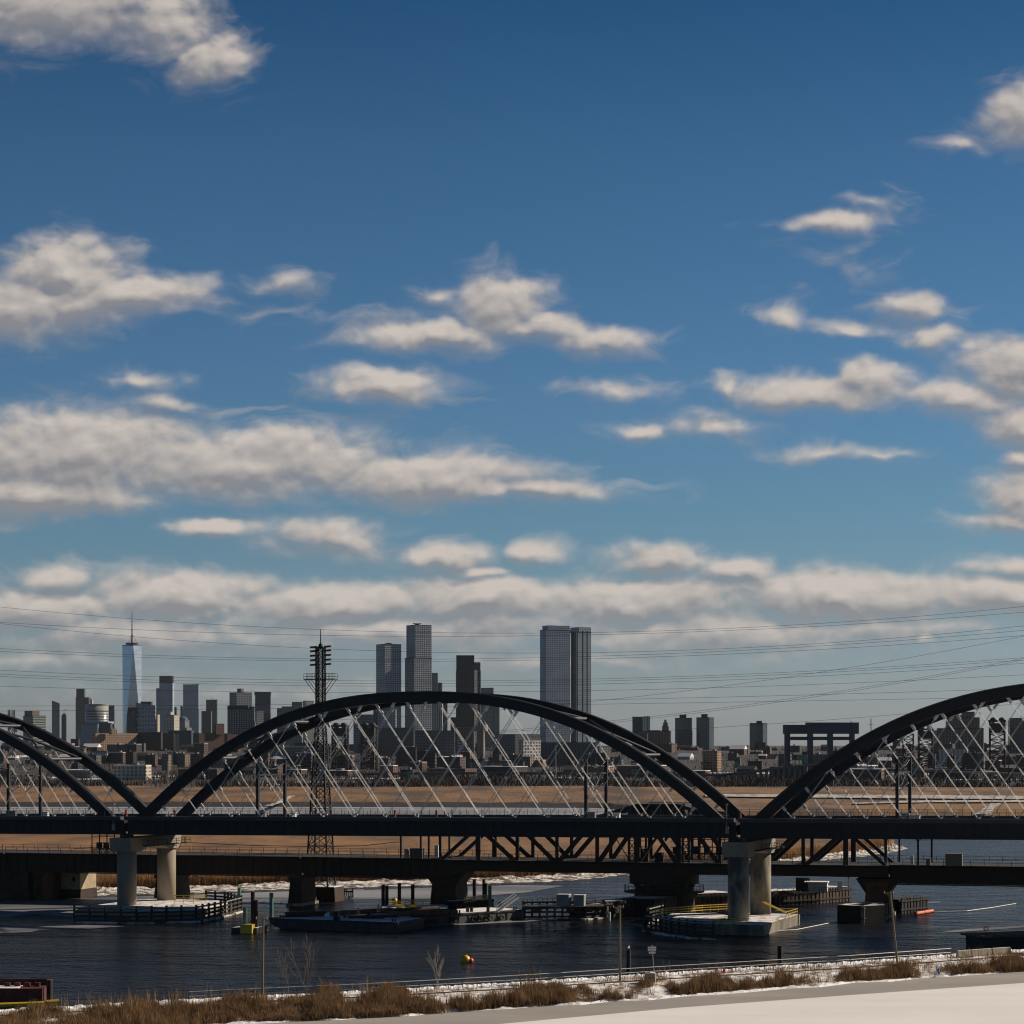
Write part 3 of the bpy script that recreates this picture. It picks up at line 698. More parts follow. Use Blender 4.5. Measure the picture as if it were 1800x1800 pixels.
deckbox(1040, .9, (1.5, .8, 1.5), M_GREY, 'equipment_cabinet', 'pale cabinet by the right portal of the middle span', 'cabinet', -.3)
deckbox(1083, .9, (1.5, .8, 1.2), M_WHITE, 'equipment_cabinet', 'white cabinet right of the right portal of the middle span', 'cabinet', -.2)
deckbox(1590, .9, (1.8, .8, 1.4), M_GREY, 'equipment_cabinet', 'pale cabinet between the portal posts of the right span', 'cabinet', -.3)
deckbox(1605, .9, (2.4, .8, 1.0), M_WHITE, 'equipment_cabinet', 'low white cabinet beside the right span portal', 'cabinet', -.2)
def marker(px, t0, label):
    s = s_px(px, t0); p = nb(s, t0); t = thing('safety_barrel', label, 'barrel', p, -A1, group='red barrels on the new bridge deck')
    MB().tube([(0, 0, .1), (0, 0, 1.5)], .26, 8, .2).obj('body', M_RED, t); MB().box((0, 0, .05), (.9, .9, .12)).obj('base', M_BLACK, t)
for px, lb in ((222, 'red barrel on the deck above the clean left pier'), (307, 'red barrel at the foot of the rear arch rib by the left pier'), (694, 'red barrel on the middle span left of its centre'), (767, 'red barrel at the middle of the central span'), (1301, 'red barrel on the deck above the stained right pier'), (1356, 'red barrel at the foot of the right arch span')):
    marker(px, 4.0, lb)
# lamp posts at the pier joints
for px, lb in ((199, 'thin pale lamp post at the joint over the left pier'), (1277, 'thin pale lamp post at the joint over the right pier')):
    s = s_px(px, -1.2); p = nb(s, -1.2); t = thing('lamp_post', lb, 'lamp post', (p.x, p.y, p.z - 2.5), -A1, group='lamp posts over the piers')
    MB().tube([(0, 0, 0), (0, 0, 5.2)], .1, 8).obj('post', M_GREY, t); MB().box((0, 0, 5.25), (.5, .3, .2)).obj('lamp_head', M_GREY, t); MB().box((.2, -.2, .6), (.6, .4, 1.3)).obj('control_box', M_GREY, t)

# ================================================================ the old swing bridge behind it
A2 = math.atan(.275); O2 = Vector((-44.3, 485.0)); D2 = Vector((math.cos(A2), -math.sin(A2))); N2 = Vector((math.sin(A2), math.cos(A2)))
def ob(s, t, z=0.0): p = O2 + D2 * s + N2 * t; return Vector((p.x, p.y, z))
def s2(px, t=0.0): return s_px(px, t, O2, D2, N2)
W2 = 12.5; ZT, ZB = 10.2, 6.15
def rail_mesh(b, x0, x1, y, z, step=2.6):
    for zz in (.55, 1.1): b.box(((x0 + x1) / 2, y, z + zz), (x1 - x0, .06, .06))
    n = max(2, int((x1 - x0) / step))
    for i in range(n + 1): b.box((lerp(x0 + .1, x1 - .1, i / n), y, z + .55), (.09, .09, 1.15))
def girder_span(pxa, pxb, label, zb=ZB):
    sa, sb = s2(pxa), s2(pxb); L = sb - sa; o = ob(sa, 0)
    t = thing('plate_girder_span', label, 'bridge span', (o.x, o.y, 0), -A2, group='plate girder spans of the old bridge')
    for y in (0, W2):
        g = MB(); g.box((L / 2, y, (ZT + zb) / 2), (L - .5, .3, ZT - zb - .3)); g.box((L / 2, y, zb), (L - .5, 1.0, .18)); g.box((L / 2, y, ZT - .25), (L - .5, 1.0, .18))
        for i in range(int(L / 1.9)): g.box((1 + i * 1.9, y, (ZT + zb) / 2), (.12, .7, ZT - zb - .5))
        g.obj('girder', M_OLDSTEEL, t)
        r = MB(); rail_mesh(r, .2, L - .3, y + (-1.2 if y == 0 else 1.2), ZT + .2); r.obj('railing', M_OLDSTEEL, t)
    d = MB(); d.box((L / 2, W2 / 2, ZT - .05), (L - .4, W2 + 2.6, .32)); d.obj('deck', M_TIES, t)
    s_ = MB(); s_.box((L / 2, -1.0, ZT + .14), (L - .6, .35, .05)); s_.obj('deck_edge', M_WTIMBER, t)
    return t
girder_span(-330, 12, 'old plate girder span running out of the left edge of the picture')
girder_span(12, 292, 'old black plate girder span passing behind the clean concrete pier')
girder_span(292, 532, 'old black plate girder span between the clean pier and the dark stone pier')
girder_span(532, 778, 'old black plate girder span right of the lattice tower, ending at the swing truss')
girder_span(1562, 1880, 'old black plate girder span right of the swing truss', 6.5)

# swing truss
sa, sb = s2(772), s2(1562); LT = sb - sa; o = ob(sa, 0)
sw = thing('swing_truss_span', 'old black steel swing truss span turning on a round pier in mid river', 'bridge span', (o.x, o.y, 0), -A2)
NP = 11; PXs = [LT * i / NP for i in range(NP + 1)]
TOPZ = [9.6, 17.0, 17.6, 18.2, 19.2, 21.6, 21.6, 19.2, 18.2, 17.6, 17.0, 9.6]
for y in (0, W2):
    b = MB()
    b.box((LT / 2, y, 8.9), (LT, .7, 2.2)); b.obj('bottom_chord', M_OLDSTEEL, sw)
    b = MB(); pts = [(PXs[i], y, TOPZ[i]) for i in range(1, NP)]
    for p, q in zip(pts, pts[1:]): b.bar(p, q, .6, .7)
    b.obj('top_chord', M_OLDSTEEL, sw)
    for i in range(1, NP): MB().box((PXs[i], y, (TOPZ[i] + 9.5) / 2), (1.0 if i in (1, 5, 6, 10) else .72, .5, TOPZ[i] - 9.5)).obj('post', M_OLDSTEEL, sw)
    MB().bar((PXs[0], y, 9.6), (PXs[1], y, TOPZ[1]), .6, .7).obj('diagonal', M_OLDSTEEL, sw); MB().bar((PXs[11], y, 9.6), (PXs[10], y, TOPZ[10]), .6, .7).obj('diagonal', M_OLDSTEEL, sw)
    for i in range(1, NP - 1):
        a, c = (i, i + 1)
        if i in (1, 2): p, q = (PXs[a], y, TOPZ[a]), (PXs[c], y, 9.6)
        elif i in (3, 4): p, q = (PXs[a], y, 9.6), (PXs[c], y, TOPZ[c])
        elif i in (6, 7): p, q = (PXs[a], y, TOPZ[a]), (PXs[c], y, 9.6)
        elif i in (8, 9): p, q = (PXs[a], y, 9.6), (PXs[c], y, TOPZ[c])
        else:
            MB().bar((PXs[5], y, 9.6), (PXs[6], y, TOPZ[6]), .5, .5).obj('diagonal', M_OLDSTEEL, sw); p, q = (PXs[5], y, TOPZ[5]), (PXs[6], y, 9.6)
        MB().bar(p, q, .7, .9).obj('diagonal', M_OLDSTEEL, sw)
    r = MB(); rail_mesh(r, .4, LT - .4, y + (-1.3 if y == 0 else 1.3), ZT + .1); r.obj('railing', M_OLDSTEEL, sw)
b = MB(); b.box((LT / 2, W2 / 2, ZT - .25), (LT - .2, W2 + 2.8, .4)); b.obj('deck', M_TIES, sw)
b = MB()
for i in range(1, NP): b.box((PXs[i], W2 / 2, TOPZ[i]), (.4, W2, .4))
for i in range(1, NP - 1): b.bar((PXs[i], 0, TOPZ[i]), (PXs[i + 1], W2, TOPZ[i + 1]), .22); b.bar((PXs[i], W2, TOPZ[i]), (PXs[i + 1], 0, TOPZ[i + 1]), .22)
b.obj('sway_bracing', M_OLDSTEEL, sw)
xm = LT / 2
hs = MB(); hs.box((xm + 1, W2 / 2, 20.6), (8, 7, 2.6)); hs.obj('machine_house', M_OLDSTEEL, sw)
MB().box((xm + 3.2, W2 / 2 - 3.6, 20.6), (1.9, .1, 1.9)).obj('machine_house_window', mat('dusty_pane', (.09, .075, .05), .3), sw)
tt = MB(); tt.tube([(xm, W2 / 2, 5.6), (xm, W2 / 2, 7.9)], 7.1, 28); tt.obj('turntable_drum', M_OLDSTEEL, sw)
for k in range(10):
    a = k * math.pi / 5; MB().tube([(xm + 5.2 * math.cos(a), W2 / 2 + 5.2 * math.sin(a), 5.25), (xm + 6.3 * math.cos(a), W2 / 2 + 6.3 * math.sin(a), 5.25)], .36, 10).obj('roller', M_OLDSTEEL, sw)
# legs, lacing and ladders of the machinery tower at mid span
mk = MB()
for dx in (-6.2, -4.9, 4.9, 6.2):
    for y in (1.0, W2 - 1.0): mk.box((xm + dx, y, 15.2), (.45, .45, 11.0))
for k in range(5):
    z0 = 10.4 + k * 2.0
    for a_, c_ in ((-6.2, -4.9), (4.9, 6.2)): mk.bar((xm + a_, .9, z0), (xm + c_, .9, z0 + 2.0), .16); mk.bar((xm + c_, .9, z0), (xm + a_, .9, z0 + 2.0), .16); mk.bar((xm + a_, .9, z0), (xm + c_, .9, z0), .16)
for z0 in (12.0, 13.2, 14.4): mk.bar((xm - 4.9, .9, z0), (xm - 2.0, .9, z0), .12); mk.bar((xm + 2.4, .9, z0), (xm + 4.9, .9, z0), .12)
mk.bar((xm - 4.6, .9, 15.5), (xm - 2.8, .9, 11.2), .14); mk.bar((xm + 4.6, .9, 15.5), (xm + 2.4, .9, 11.2), .14); mk.bar((xm - 9.5, .9, 15.8), (xm - 6.2, .9, 10.6), .18); mk.bar((xm + 9.8, .9, 15.8), (xm + 6.2, .9, 10.6), .18)
mk.obj('machinery_tower', M_OLDSTEEL, sw)
# gear in the swing span's middle panel
for dx, dz, zz in ((-3.4, 2.6, 11.4), (3.3, 3.2, 11.6), (-.4, 2.0, 11.0)): MB().box((xm + dx, 3.2, zz), (1.6, 1.4, dz)).obj('gear_casing', M_OLDSTEEL, sw)

def stone_pier(px, pxw, zt, label, m=M_STONE, extra=3.0):
    s = s2(px); o = ob(s, 0); wd = pxw * o.y / F
    t = thing('stone_pier', label, 'bridge pier', (o.x, o.y, 0), -A2, group='stone piers of the old bridge')
    b = MB(); y0, y1 = -1.0, 7.5; w = wd / 2
    base = [(-w * 1.1, y0 - .5), (w * 1.1, y0 - .5), (w * 1.1, y1 + .5), (-w * 1.1, y1 + .5)]; top = [(-w * .88, y0 + .3), (w * .88, y0 + .3), (w * .88, y1), (-w * .88, y1)]
    b.prism(base, -.5, zt - .8, top); b.obj('shaft', m, t)
    MB().box((0, (y0 + y1) / 2, zt - .45), (wd * .98, y1 - y0 + .8, .7)).obj('coping', m, t)
    if zt > 6.9:
        cb = MB(); cb.prism([(-w * .95, y0 + .6), (w * .95, y0 + .6), (w * .95, y1 - .6), (-w * .95, y1 - .6)], zt - 2.4, zt + .5, [(-w * 1.75, y0 + .2), (w * 1.75, y0 + .2), (w * 1.75, y1), (-w * 1.75, y1)]); cb.obj('corbel', M_OLDSTEEL, t)
    MB().box((0, (y0 + y1) / 2, .2), (wd * 1.2, y1 - y0 + 2.0, .7)).obj('pier_base', mat('frosted_stone', (.40, .36, .31), .9, 0, 0, .5, col2=(.1, .07, .05), coords='Object'), t)
    return t
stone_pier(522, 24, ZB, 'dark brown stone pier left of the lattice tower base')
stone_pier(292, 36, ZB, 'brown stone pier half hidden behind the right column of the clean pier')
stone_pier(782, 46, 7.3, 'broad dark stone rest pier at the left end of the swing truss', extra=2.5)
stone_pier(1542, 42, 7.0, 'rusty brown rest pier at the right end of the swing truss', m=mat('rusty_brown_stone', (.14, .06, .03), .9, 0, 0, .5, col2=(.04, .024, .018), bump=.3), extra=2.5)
# abutment at the left
o = ob(s2(70), 0); t = thing('stone_abutment', 'big brown stone abutment on the far shore with a pale sunlit block', 'abutment', (o.x, o.y, 0), -A2)
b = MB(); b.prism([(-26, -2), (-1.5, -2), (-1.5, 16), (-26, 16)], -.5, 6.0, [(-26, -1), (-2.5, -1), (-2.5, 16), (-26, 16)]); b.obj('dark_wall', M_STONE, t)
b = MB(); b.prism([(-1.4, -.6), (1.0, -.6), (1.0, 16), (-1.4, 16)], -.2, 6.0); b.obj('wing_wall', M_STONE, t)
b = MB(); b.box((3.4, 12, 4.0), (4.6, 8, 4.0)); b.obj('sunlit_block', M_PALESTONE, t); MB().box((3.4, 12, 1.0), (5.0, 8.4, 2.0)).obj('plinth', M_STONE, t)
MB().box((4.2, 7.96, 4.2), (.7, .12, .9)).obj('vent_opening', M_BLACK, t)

# round pivot pier and its platform
p = ob(sa + xm, W2 / 2)
t = thing('pivot_pier', 'round dark pivot pier with a railed platform under the swing truss', 'bridge pier', (p.x, p.y, 0), -A2)
MB().tube([(0, 0, -.5), (0, 0, 4.9)], 6.3, 28, 6.0).obj('drum_wall', M_STONE, t)
MB().tube([(0, 0, 3.8), (0, 0, 4.0)], 8.2, 28).obj('platform', M_OLDSTEEL, t)
b = MB()
for k in range(28):
    a, a2 = k * math.tau / 28, (k + 1) * math.tau / 28; r_ = 8.1
    b.box((r_ * math.cos(a), r_ * math.sin(a), 4.6), (.08, .08, 1.2))
    for z in (4.6, 5.2): b.bar((r_ * math.cos(a), r_ * math.sin(a), z), (r_ * math.cos(a2), r_ * math.sin(a2), z), .06)
b.obj('platform_railing', M_OLDSTEEL, t)
# catenary masts and boxes on the old bridge
def mast(px, y, label, h=8.3, w=.42, arms=1):
    s = s2(px, y); o = ob(s, y, ZT); t = thing('catenary_mast', label, 'mast', o, -A2, group='catenary masts on the old bridge')
    MB().box((0, 0, h / 2), (w, w, h)).obj('post', M_OLDSTEEL, t)
    b = MB()
    for sg in (-1, 1)[:2 if arms else 0]: b.bar((0, 0, 4.6), (sg * 1.9, 0, 6.6), .12)
    b.box((0, 0, 6.6), (4.0, .16, .2)); b.obj('bracket', M_OLDSTEEL, t)
for px, y, lb in ((705, 0, 'dark catenary mast on the old bridge right of the lattice tower'), (740, 12, 'slim rear catenary mast between the cabinet and the swing truss'), (754, 0, 'front catenary mast just left of the swing truss'), (774, 2, 'thick catenary mast at the left end of the swing truss'), (790, 12, 'rear catenary mast inside the left end of the swing truss'),
                  (1557, 1, 'thick catenary mast at the right end of the swing truss'), (1581, 12, 'rear catenary mast by the snowy marsh tip'), (1614, 0, 'front catenary mast right of the swing truss'), (1638, 12, 'rightmost catenary mast on the old bridge by the large cabinet')):
    mast(px, y, lb, w=.55 if 'thick' in lb else .4)
def oldbox(px, y, sz, m, label, z=ZT + .1):
    s = s2(px, y); o = ob(s, y, z); t = thing('equipment_cabinet', label, 'cabinet', o, -A2)
    MB().box((0, 0, sz[2] / 2), sz).obj('case', m, t); MB().box((0, 0, sz[2] + .06), (sz[0] * 1.05, sz[1] * 1.05, .12)).obj('roof', m, t)
    MB().box((sz[0] * .2, -sz[1] / 2 - .03, sz[2] * .45), (sz[0] * .35, .06, sz[2] * .75)).obj('door', m, t)
oldbox(733, -1.0, (2.7, 1.4, 2.0), mat('dark_cabinet', (.06, .06, .06), .7), 'dark cabinet on the old bridge between two catenary masts')
oldbox(715, -1.0, (.8, .8, 1.9), M_GREY, 'narrow grey cabinet left of the dark cabinet on the old bridge')
oldbox(768, 6, (.8, .8, 2.4), M_WHITE, 'white narrow cabinet on the old bridge at the swing truss')
oldbox(1677, -1.0, (3.2, 1.6, 2.3), mat('olive_cabinet', (.15, .15, .12), .7), 'large olive cabinet on the old bridge at the right')
oldbox(1632, -.5, (.9, .8, 1.3), M_GREY, 'small grey cabinet by the right catenary masts')
oldbox(1604, 3, (.5, .5, 1.7), M_WHITE, 'slim white cabinet on the old bridge right of the swing truss')

# tall lattice tower on its own stone base
TW = at(575, 1560, 500); tx, ty = TW.x - 1.4, 500.0
t = thing('lattice_tower', 'tall dark lattice tower with brown crossarms and a railed platform', 'lattice tower', (tx, ty, 0), -A2)
Zs = [3.0, 9, 15, 20, 25, 29.5, 33.5, 37, 40, 42.5, 45, 47.5, 50, 52.5, 55]
def tw_w(z): return lerp(5.0, 1.55, min(1, (z - 3) / 37.0)) if z < 40 else 1.55
for (sx_, sy_) in ((-1, -1), (1, -1), (1, 1), (-1, 1)):
    b = MB()
    for z0, z1 in zip(Zs, Zs[1:]): b.bar((sx_ * tw_w(z0) / 2, sy_ * tw_w(z0) / 2, z0), (sx_ * tw_w(z1) / 2, sy_ * tw_w(z1) / 2, z1), .34 if z0 < 40 else .3)
    b.obj('leg', M_LATTICE, t)
b = MB()
for z0, z1 in zip(Zs, Zs[1:]):
    sub = [(z0, (z0 + z1) / 2), ((z0 + z1) / 2, z1)]
    for a0, a1 in sub:
        w0, w1 = tw_w(a0) / 2, tw_w(a1) / 2
        for (c, d) in (((-1, -1), (1, -1)), ((1, -1), (1, 1)), ((1, 1), (-1, 1)), ((-1, 1), (-1, -1))):
            b.bar((c[0] * w0, c[1] * w0, a0), (d[0] * w1, d[1] * w1, a1), .14); b.bar((d[0] * w0, d[1] * w0, a0), (c[0] * w1, c[1] * w1, a1), .14)
            b.bar((c[0] * w1, c[1] * w1, a1), (d[0] * w1, d[1] * w1, a1), .12)
b.obj('lacing', M_LATTICE, t)
MB().tube([(0, 0, 54.5), (0, 0, 58.9)], .16, 6, .08).obj('spike', M_LATTICE, t); MB().box((0, 0, 55.3), (1.1, 1.1, 1.0), taper=.5).obj('peak', M_LATTICE, t)
MB().box((0, -.82, 15), (.14, .08, 22)).obj('ladder', mat('dull_yellow_ladder', (.22, .14, .03), .7), t)
for k, zy in enumerate((1137, 1144, 1152, 1160, 1168)):
    z = zat(zy, 500)
    for sg in (-1, 1): MB().bar((sg * .8, 0, z), (sg * 2.4, 0, z + .1 * sg), .4, .42).obj('crossarm', mat('brown_insulator_arm', (.16, .045, .025), .5, 0, .3, 1.0), t)
z = zat(1194, 500); b = MB(); b.box((0, 0, z), (7.0, 2.4, .2)); b.obj('platform', M_LATTICE, t)
b = MB()
for sg in (-1, 1):
    for y in (-1.15, 1.15):
        for i in range(5): b.box((sg * (1.0 + i * .62), y, z + .6), (.06, .06, 1.2))
        for zz in (.6, 1.2): b.box((sg * 2.2, y, z + zz), (2.6, .06, .06))
    for zz in (.6, 1.2): b.box((sg * 3.48, 0, z + zz), (.06, 2.3, .06))
    b.bar((sg * .8, -.8, z - 3.4), (sg * 3.2, -1.1, z - .1), .12); b.bar((sg * .8, .8, z - 3.4), (sg * 3.2, 1.1, z - .1), .12)
    b.bar((sg * .8, 0, z - 1.6), (sg * 2.2, 0, z - .1), .1)
b.obj('platform_railing', M_LATTICE, t)
t2 = thing('tower_base', 'square stone base with a snowy top under the lattice tower', 'tower base', (tx + 1.2, ty, 0), -A2)
MB().box((0, 0, 1.4), (6.4, 6.4, 3.4), taper=.92).obj('stone_block', M_STONE, t2); MB().box((0, 0, 3.16), (5.9, 5.9, .1)).obj('snow_cap', M_SNOW, t2)
# sagging cables slung between tower and old bridge
for nm, pts, lb in (('c', [(130, 1492), (220, 1484.5), (330, 1481), (440, 1486), (560, 1488.5), (640, 1486.5), (690, 1481), (703, 1480)], 'black cable sagging above the old bridge railing at the left'), ('c', [(340, 1538), (380, 1552), (420, 1557), (460, 1552), (500, 1539)], 'thin cable sagging below the old girder by the green piles')):
    tag(MB().tube([at(x, y, 486) for x, y in pts], .07, 5).obj('cable', M_WIRE), lb, 'cable')

# ================================================================ things on the river
def timber_fender(label, pts, h, rails=(.5, 1.2, 1.9, 2.6), step=3.0, mt=None, base_ice=True, pw=.42, z0=-.6):
    """open fence of piles and walers along waterline points given as picture points"""
    mt = mt or M_TIMBER; P = [gp(x, y) for x, y in pts]; o = P[0]
    t = thing('timber_fender', label, 'fender', (o.x, o.y, 0), group='timber fenders on the river')
    pm = MB().box((0, 0, (h + z0) / 2), (pw, pw, h - z0)).mesh('post', mt); n_all = 0
    for a, c in zip(P, P[1:]):
        a = a - o; c = c - o; L = (c - a).length; n = max(1, int(L / step))
        for i in range(n + (1 if c == P[-1] - o else 0)):
            q = a.lerp(c, i / n); share('post', pm, t, (q.x, q.y, 0))
        for z in rails: MB().bar((a.x, a.y - .25, z * h / 3), (c.x, c.y - .25, z * h / 3), .2, .34).obj('waler', mt, t)
    if base_ice:
        b = MB()
        for a, c in zip(P, P[1:]): b.bar((a.x - o.x, a.y - o.y - .5, .12), (c.x - o.x, c.y - o.y - .5, .12), 1.1, .34)
        b.obj('ice_skirt', M_BANKSNOW, t)
        b = MB()
        for a, c in zip(P, P[1:]): b.bar((a.x - o.x, a.y - o.y - .25, h * .88), (c.x - o.x, c.y - o.y - .25, h * .88), .3, .06)
        b.obj('snow_line', M_SNOW, t)
    return t
timber_fender('long dark timber fender round the clean left pier', [(131, 1622), (240, 1623.5), (345, 1621), (388, 1613), (424, 1603)], 3.3, step=2.7)
timber_fender('dark rear timber fender beyond the yellow rail of the left pier', [(362, 1590), (395, 1592), (424, 1599)], 3.0, step=2.2)
timber_fender('dark timber fender in front of the stained right pier footing', [(1136, 1637), (1180, 1645), (1222, 1650), (1254, 1652)], 3.2, step=2.1)
timber_fender('short dark timber fender at the left corner of the right pier', [(1134, 1637), (1140, 1622), (1165, 1615)], 3.0, step=1.8)

def yellow_rail(label, pts, z, h=1.1, step=1.7):
    P = [gp(x, y, z) for x, y in pts]; o = P[0].copy(); t = thing('safety_railing', label, 'railing', o, group='yellow safety railings')
    b = MB(); pm = MB().box((0, 0, h / 2), (.09, .09, h)).mesh('post', M_YELLOW)
    for a, c in zip(P, P[1:]):
        a, c = a - o, c - o
        for zz in (h * .35, h * .7, h): b.bar((a.x, a.y, zz), (c.x, c.y, zz), .13)
        n = max(1, int((c - a).length / step))
        for i in range(n + 1): q = a.lerp(c, i / n); share('post', pm, t, (q.x, q.y, 0))
    b.obj('rails', M_YELLOW, t)
def deck_slab(name, label, cat, pts, z, th, m, top=None, side=None):
    P = [gp(x, y, z) for x, y in pts]; o = P[0].copy(); t = thing(name, label, cat, (o.x, o.y, 0))
    MB().prism([(p.x - o.x, p.y - o.y) for p in P], z - th, z).obj('platform', m, t)
    if top:
        c = sum((Vector((p.x - o.x, p.y - o.y)) for p in P), Vector((0, 0))) / len(P)
        MB().prism([tuple(c + (Vector((p.x - o.x, p.y - o.y)) - c) * .95) for p in P], z + .01, z + .09).obj('snow_cover', top, t)
    return t
yellow_rail('yellow railing behind the right column of the clean pier', [(306, 1589), (340, 1589), (362, 1588)], 2.0, 1.7)
deck_slab('work_platform', 'snowy concrete platform behind the left fender with a yellow railing', 'platform', [(238, 1604), (345, 1602.5), (408, 1587), (366, 1579), (300, 1581), (222, 1597)], 1.5, 1.6, M_CONC, M_SNOWROUGH)
yellow_rail('yellow railing along the near edge of the right pier platform', [(1153, 1612), (1172, 1609), (1235, 1604), (1290, 1601)], 3.0, 1.3)
deck_slab('work_platform', 'snowy platform left of the stained pier, inside the dark fender', 'platform', [(1158, 1614), (1200, 1618), (1256, 1620), (1290, 1612), (1262, 1605), (1180, 1606)], 2.2, 2.2, M_CONC2, M_SNOWROUGH)
yellow_rail('yellow railing at the foot of the stained columns', [(1248, 1626), (1290, 1626), (1312, 1625)], 2.1, 1.1, 1.2)

def pile(name, label, px, ybase, ytop, d, m, group, cap=None, lean=0.0, bird=False):
    p = gp(px, ybase); h = zat(ytop, p.y); t = thing(name, label, 'pile', (p.x, p.y, 0), group=group)
    MB().tube([(0, 0, -1.0), (lean, 0, h)], d / 2, 14).obj('shaft', m, t)
    MB().tube([(lean, 0, h - .02), (lean, 0, h + .08)], d / 2 * 1.06, 14).obj('pile_cap', cap or m, t)
    return t, p, h
for a in (('steel_pile', 'tall green pile between the left fender and the rusty piles', 420.5, 1600, 1561, .75, M_GREEN), ('steel_pile', 'green pile with a yellow foot on the small float', 431, 1638, 1596, .8, M_GREEN),
          ('steel_pile', 'lone green pile at the bow of the dark barge', 477, 1612, 1570, .78, M_GREEN), ('steel_pile', 'green pile at the yellow railings of the swing truss rest pier', 861, 1601, 1558, .75, M_GREEN),
          ('steel_pile', 'green pile at the stern of the grey barge', 920, 1614, 1584, .6, M_GREEN), ('steel_pile', 'thin green pile in front of the timber walkway', 962, 1625, 1597, .35, M_GREEN)):
    pile(*a, group='green piles in the river')
for a in (('rusty_pile', 'tall dark rusty pile beside the small float', 444.5, 1640, 1568, .75, M_DRUST), ('rusty_pile', 'shorter dark rusty pile beside the small float', 451, 1640, 1583, .6, M_DRUST),
          ('rusty_pile', 'leftmost rusty pile behind the brown pipes', 673.5, 1599, 1556, .75, M_DRUST), ('rusty_pile', 'second rusty pile behind the brown pipes, close to the first', 680, 1598, 1557, .7, M_DRUST),
          ('rusty_pile', 'rusty pile right of the far yellow buoy', 702, 1597, 1553, .75, M_DRUST), ('rusty_pile', 'rusty pile left of the dark rest pier', 725.5, 1595, 1555, .75, M_DRUST),
          ('rusty_pile', 'rusty pile right of the dark rest pier', 834, 1581, 1546, .85, M_DRUST), ('rusty_pile', 'taller of the two rusty piles by the green pile', 850.5, 1583, 1546, .7, M_DRUST), ('rusty_pile', 'shorter of the two rusty piles by the green pile', 854.5, 1583, 1553, .6, M_DRUST),
          ('rusty_pile', 'short rusty stub at the stern of the grey barge', 879.5, 1603, 1587, .8, M_RUST)):
    pile(*a, group='rusty piles in the river')
pile('mooring_pile', 'dark mooring pile with a white gull, beside the utility pole', 1105, 1716, 1670, .62, M_BLACK, 'mooring piles by the near bank')
pile('mooring_pile', 'dark brown mooring pile below the stained concrete pier', 1371, 1697, 1663, .75, M_DRUST, 'mooring piles by the near bank')
pile('mooring_pile', 'white-banded short pile at the end of the timber walkway', 1071, 1618, 1604, .55, M_WHITE, 'mooring piles by the near bank')

# small float with a yellow box
p = gp(427, 1641); t = thing('work_float', 'small dark float with a snowy deck and a yellow box', 'float', (p.x, p.y, 0), R(-12))
MB().prism([(-2.2, 0), (2.6, 0), (2.6, 6.5), (-1.2, 6.5)], -.3, 1.0).obj('hull', M_BARGE, t); MB().prism([(-2.0, .2), (2.4, .2), (2.4, 6.3), (-1.0, 6.3)], 1.01, 1.07).obj('deck_snow', M_SNOW, t)
MB().box((.9, -.1, .9), (2.2, 1.6, 1.6)).obj('yellow_box', M_YELLOW, t)

# barges
def barge(label, pxs, pxe, yb_s, yb_e, h, depth, m, rake=True, tyres=(), snow=True):
    a, c = gp(pxs, yb_s), gp(pxe, yb_e); L = (c - a).to_2d().length; ang = math.atan2(c.y - a.y, c.x - a.x)
    t = thing('barge', label, 'barge', (a.x, a.y, 0), ang, group='work barges')
    b = MB(); prof = [(0, h), (L, h), (L, -.4), (3.4 if rake else 0, -.4), (.2, h * .45)]
    vs = [(x, 0, z) for x, z in prof] + [(x, depth, z) for x, z in prof]; n = len(prof)
    b.add(vs, [tuple(range(n)), tuple(range(2 * n - 1, n - 1, -1))] + [(i, n + i, n + (i + 1) % n, (i + 1) % n) for i in range(n)]); b.obj('hull', m, t)
    b = MB(); b.box((L / 2, -.08, h - .15), (L, .16, .24))
    for i in range(int(L / 2.4)): b.box((1.2 + i * 2.4, -.06, h * .5), (.1, .12, h * .8))
    b.obj('rub_rail', M_TIMBER, t)
    if snow: MB().box((L / 2 + .5, depth / 2, h + .04), (L - 2, depth - .8, .07)).obj('deck_snow', M_SNOW, t)
    for x in tyres:
        ty = MB(); ty.tube([(x + .42 * math.cos(k * math.tau / 12), -.3, .8 + .42 * math.sin(k * math.tau / 12)) for k in range(13)], .17, 6); ty.obj('tyre', M_BLACK, t)
    for x in (2.0, L * .5, L - 1.5):
        bo = MB(); bo.tube([(x, .7, h), (x, .7, h + .6)], .16, 8); bo.tube([(x + .6, .7, h), (x + .6, .7, h + .6)], .16, 8); bo.obj('bollard', M_BLACK, t)
    return t, a, ang, L
bt, ba, bang, bL = barge('low dark barge with a raked bow at the left', 473, 700, 1632, 1640, 1.9, 11, M_BARGE)
gt, ga, gang, gL = barge('long grey barge hung with black tyres, snow on its deck', 692, 918, 1632, 1617, 2.0, 9, M_BARGEGREY, rake=False, tyres=[1.5, 2.9, 4.3, 5.4, 6.9, 8.3, 9.6, 13.2, 14.6, 19.0, 20.3, 22.0, 23.2, 26.0])
def lie_pipe(label, pa, pb, z, d, m):
    a, c = gp(pa[0], pa[1], z), gp(pb[0], pb[1], z); t = thing('steel_pipe', label, 'pipe', a, group='brown pipes on the barges'); q = c - a
    b = MB(); n = 14; u = q.normalized(); s_ = u.cross(Vector((0, 0, 1))).normalized()
    b.tube([(0, 0, 0), q], d / 2, 14).obj('pipe_wall', m, t)
    MB().tube([q - u * .02, q + u * .03], d / 2 * .8, 12).obj('pipe_mouth', M_BLACK, t)
lie_pipe('dark brown pipe along the dark barge', (502, 1608), (575, 1606), 2.5, .95, M_DRUST)
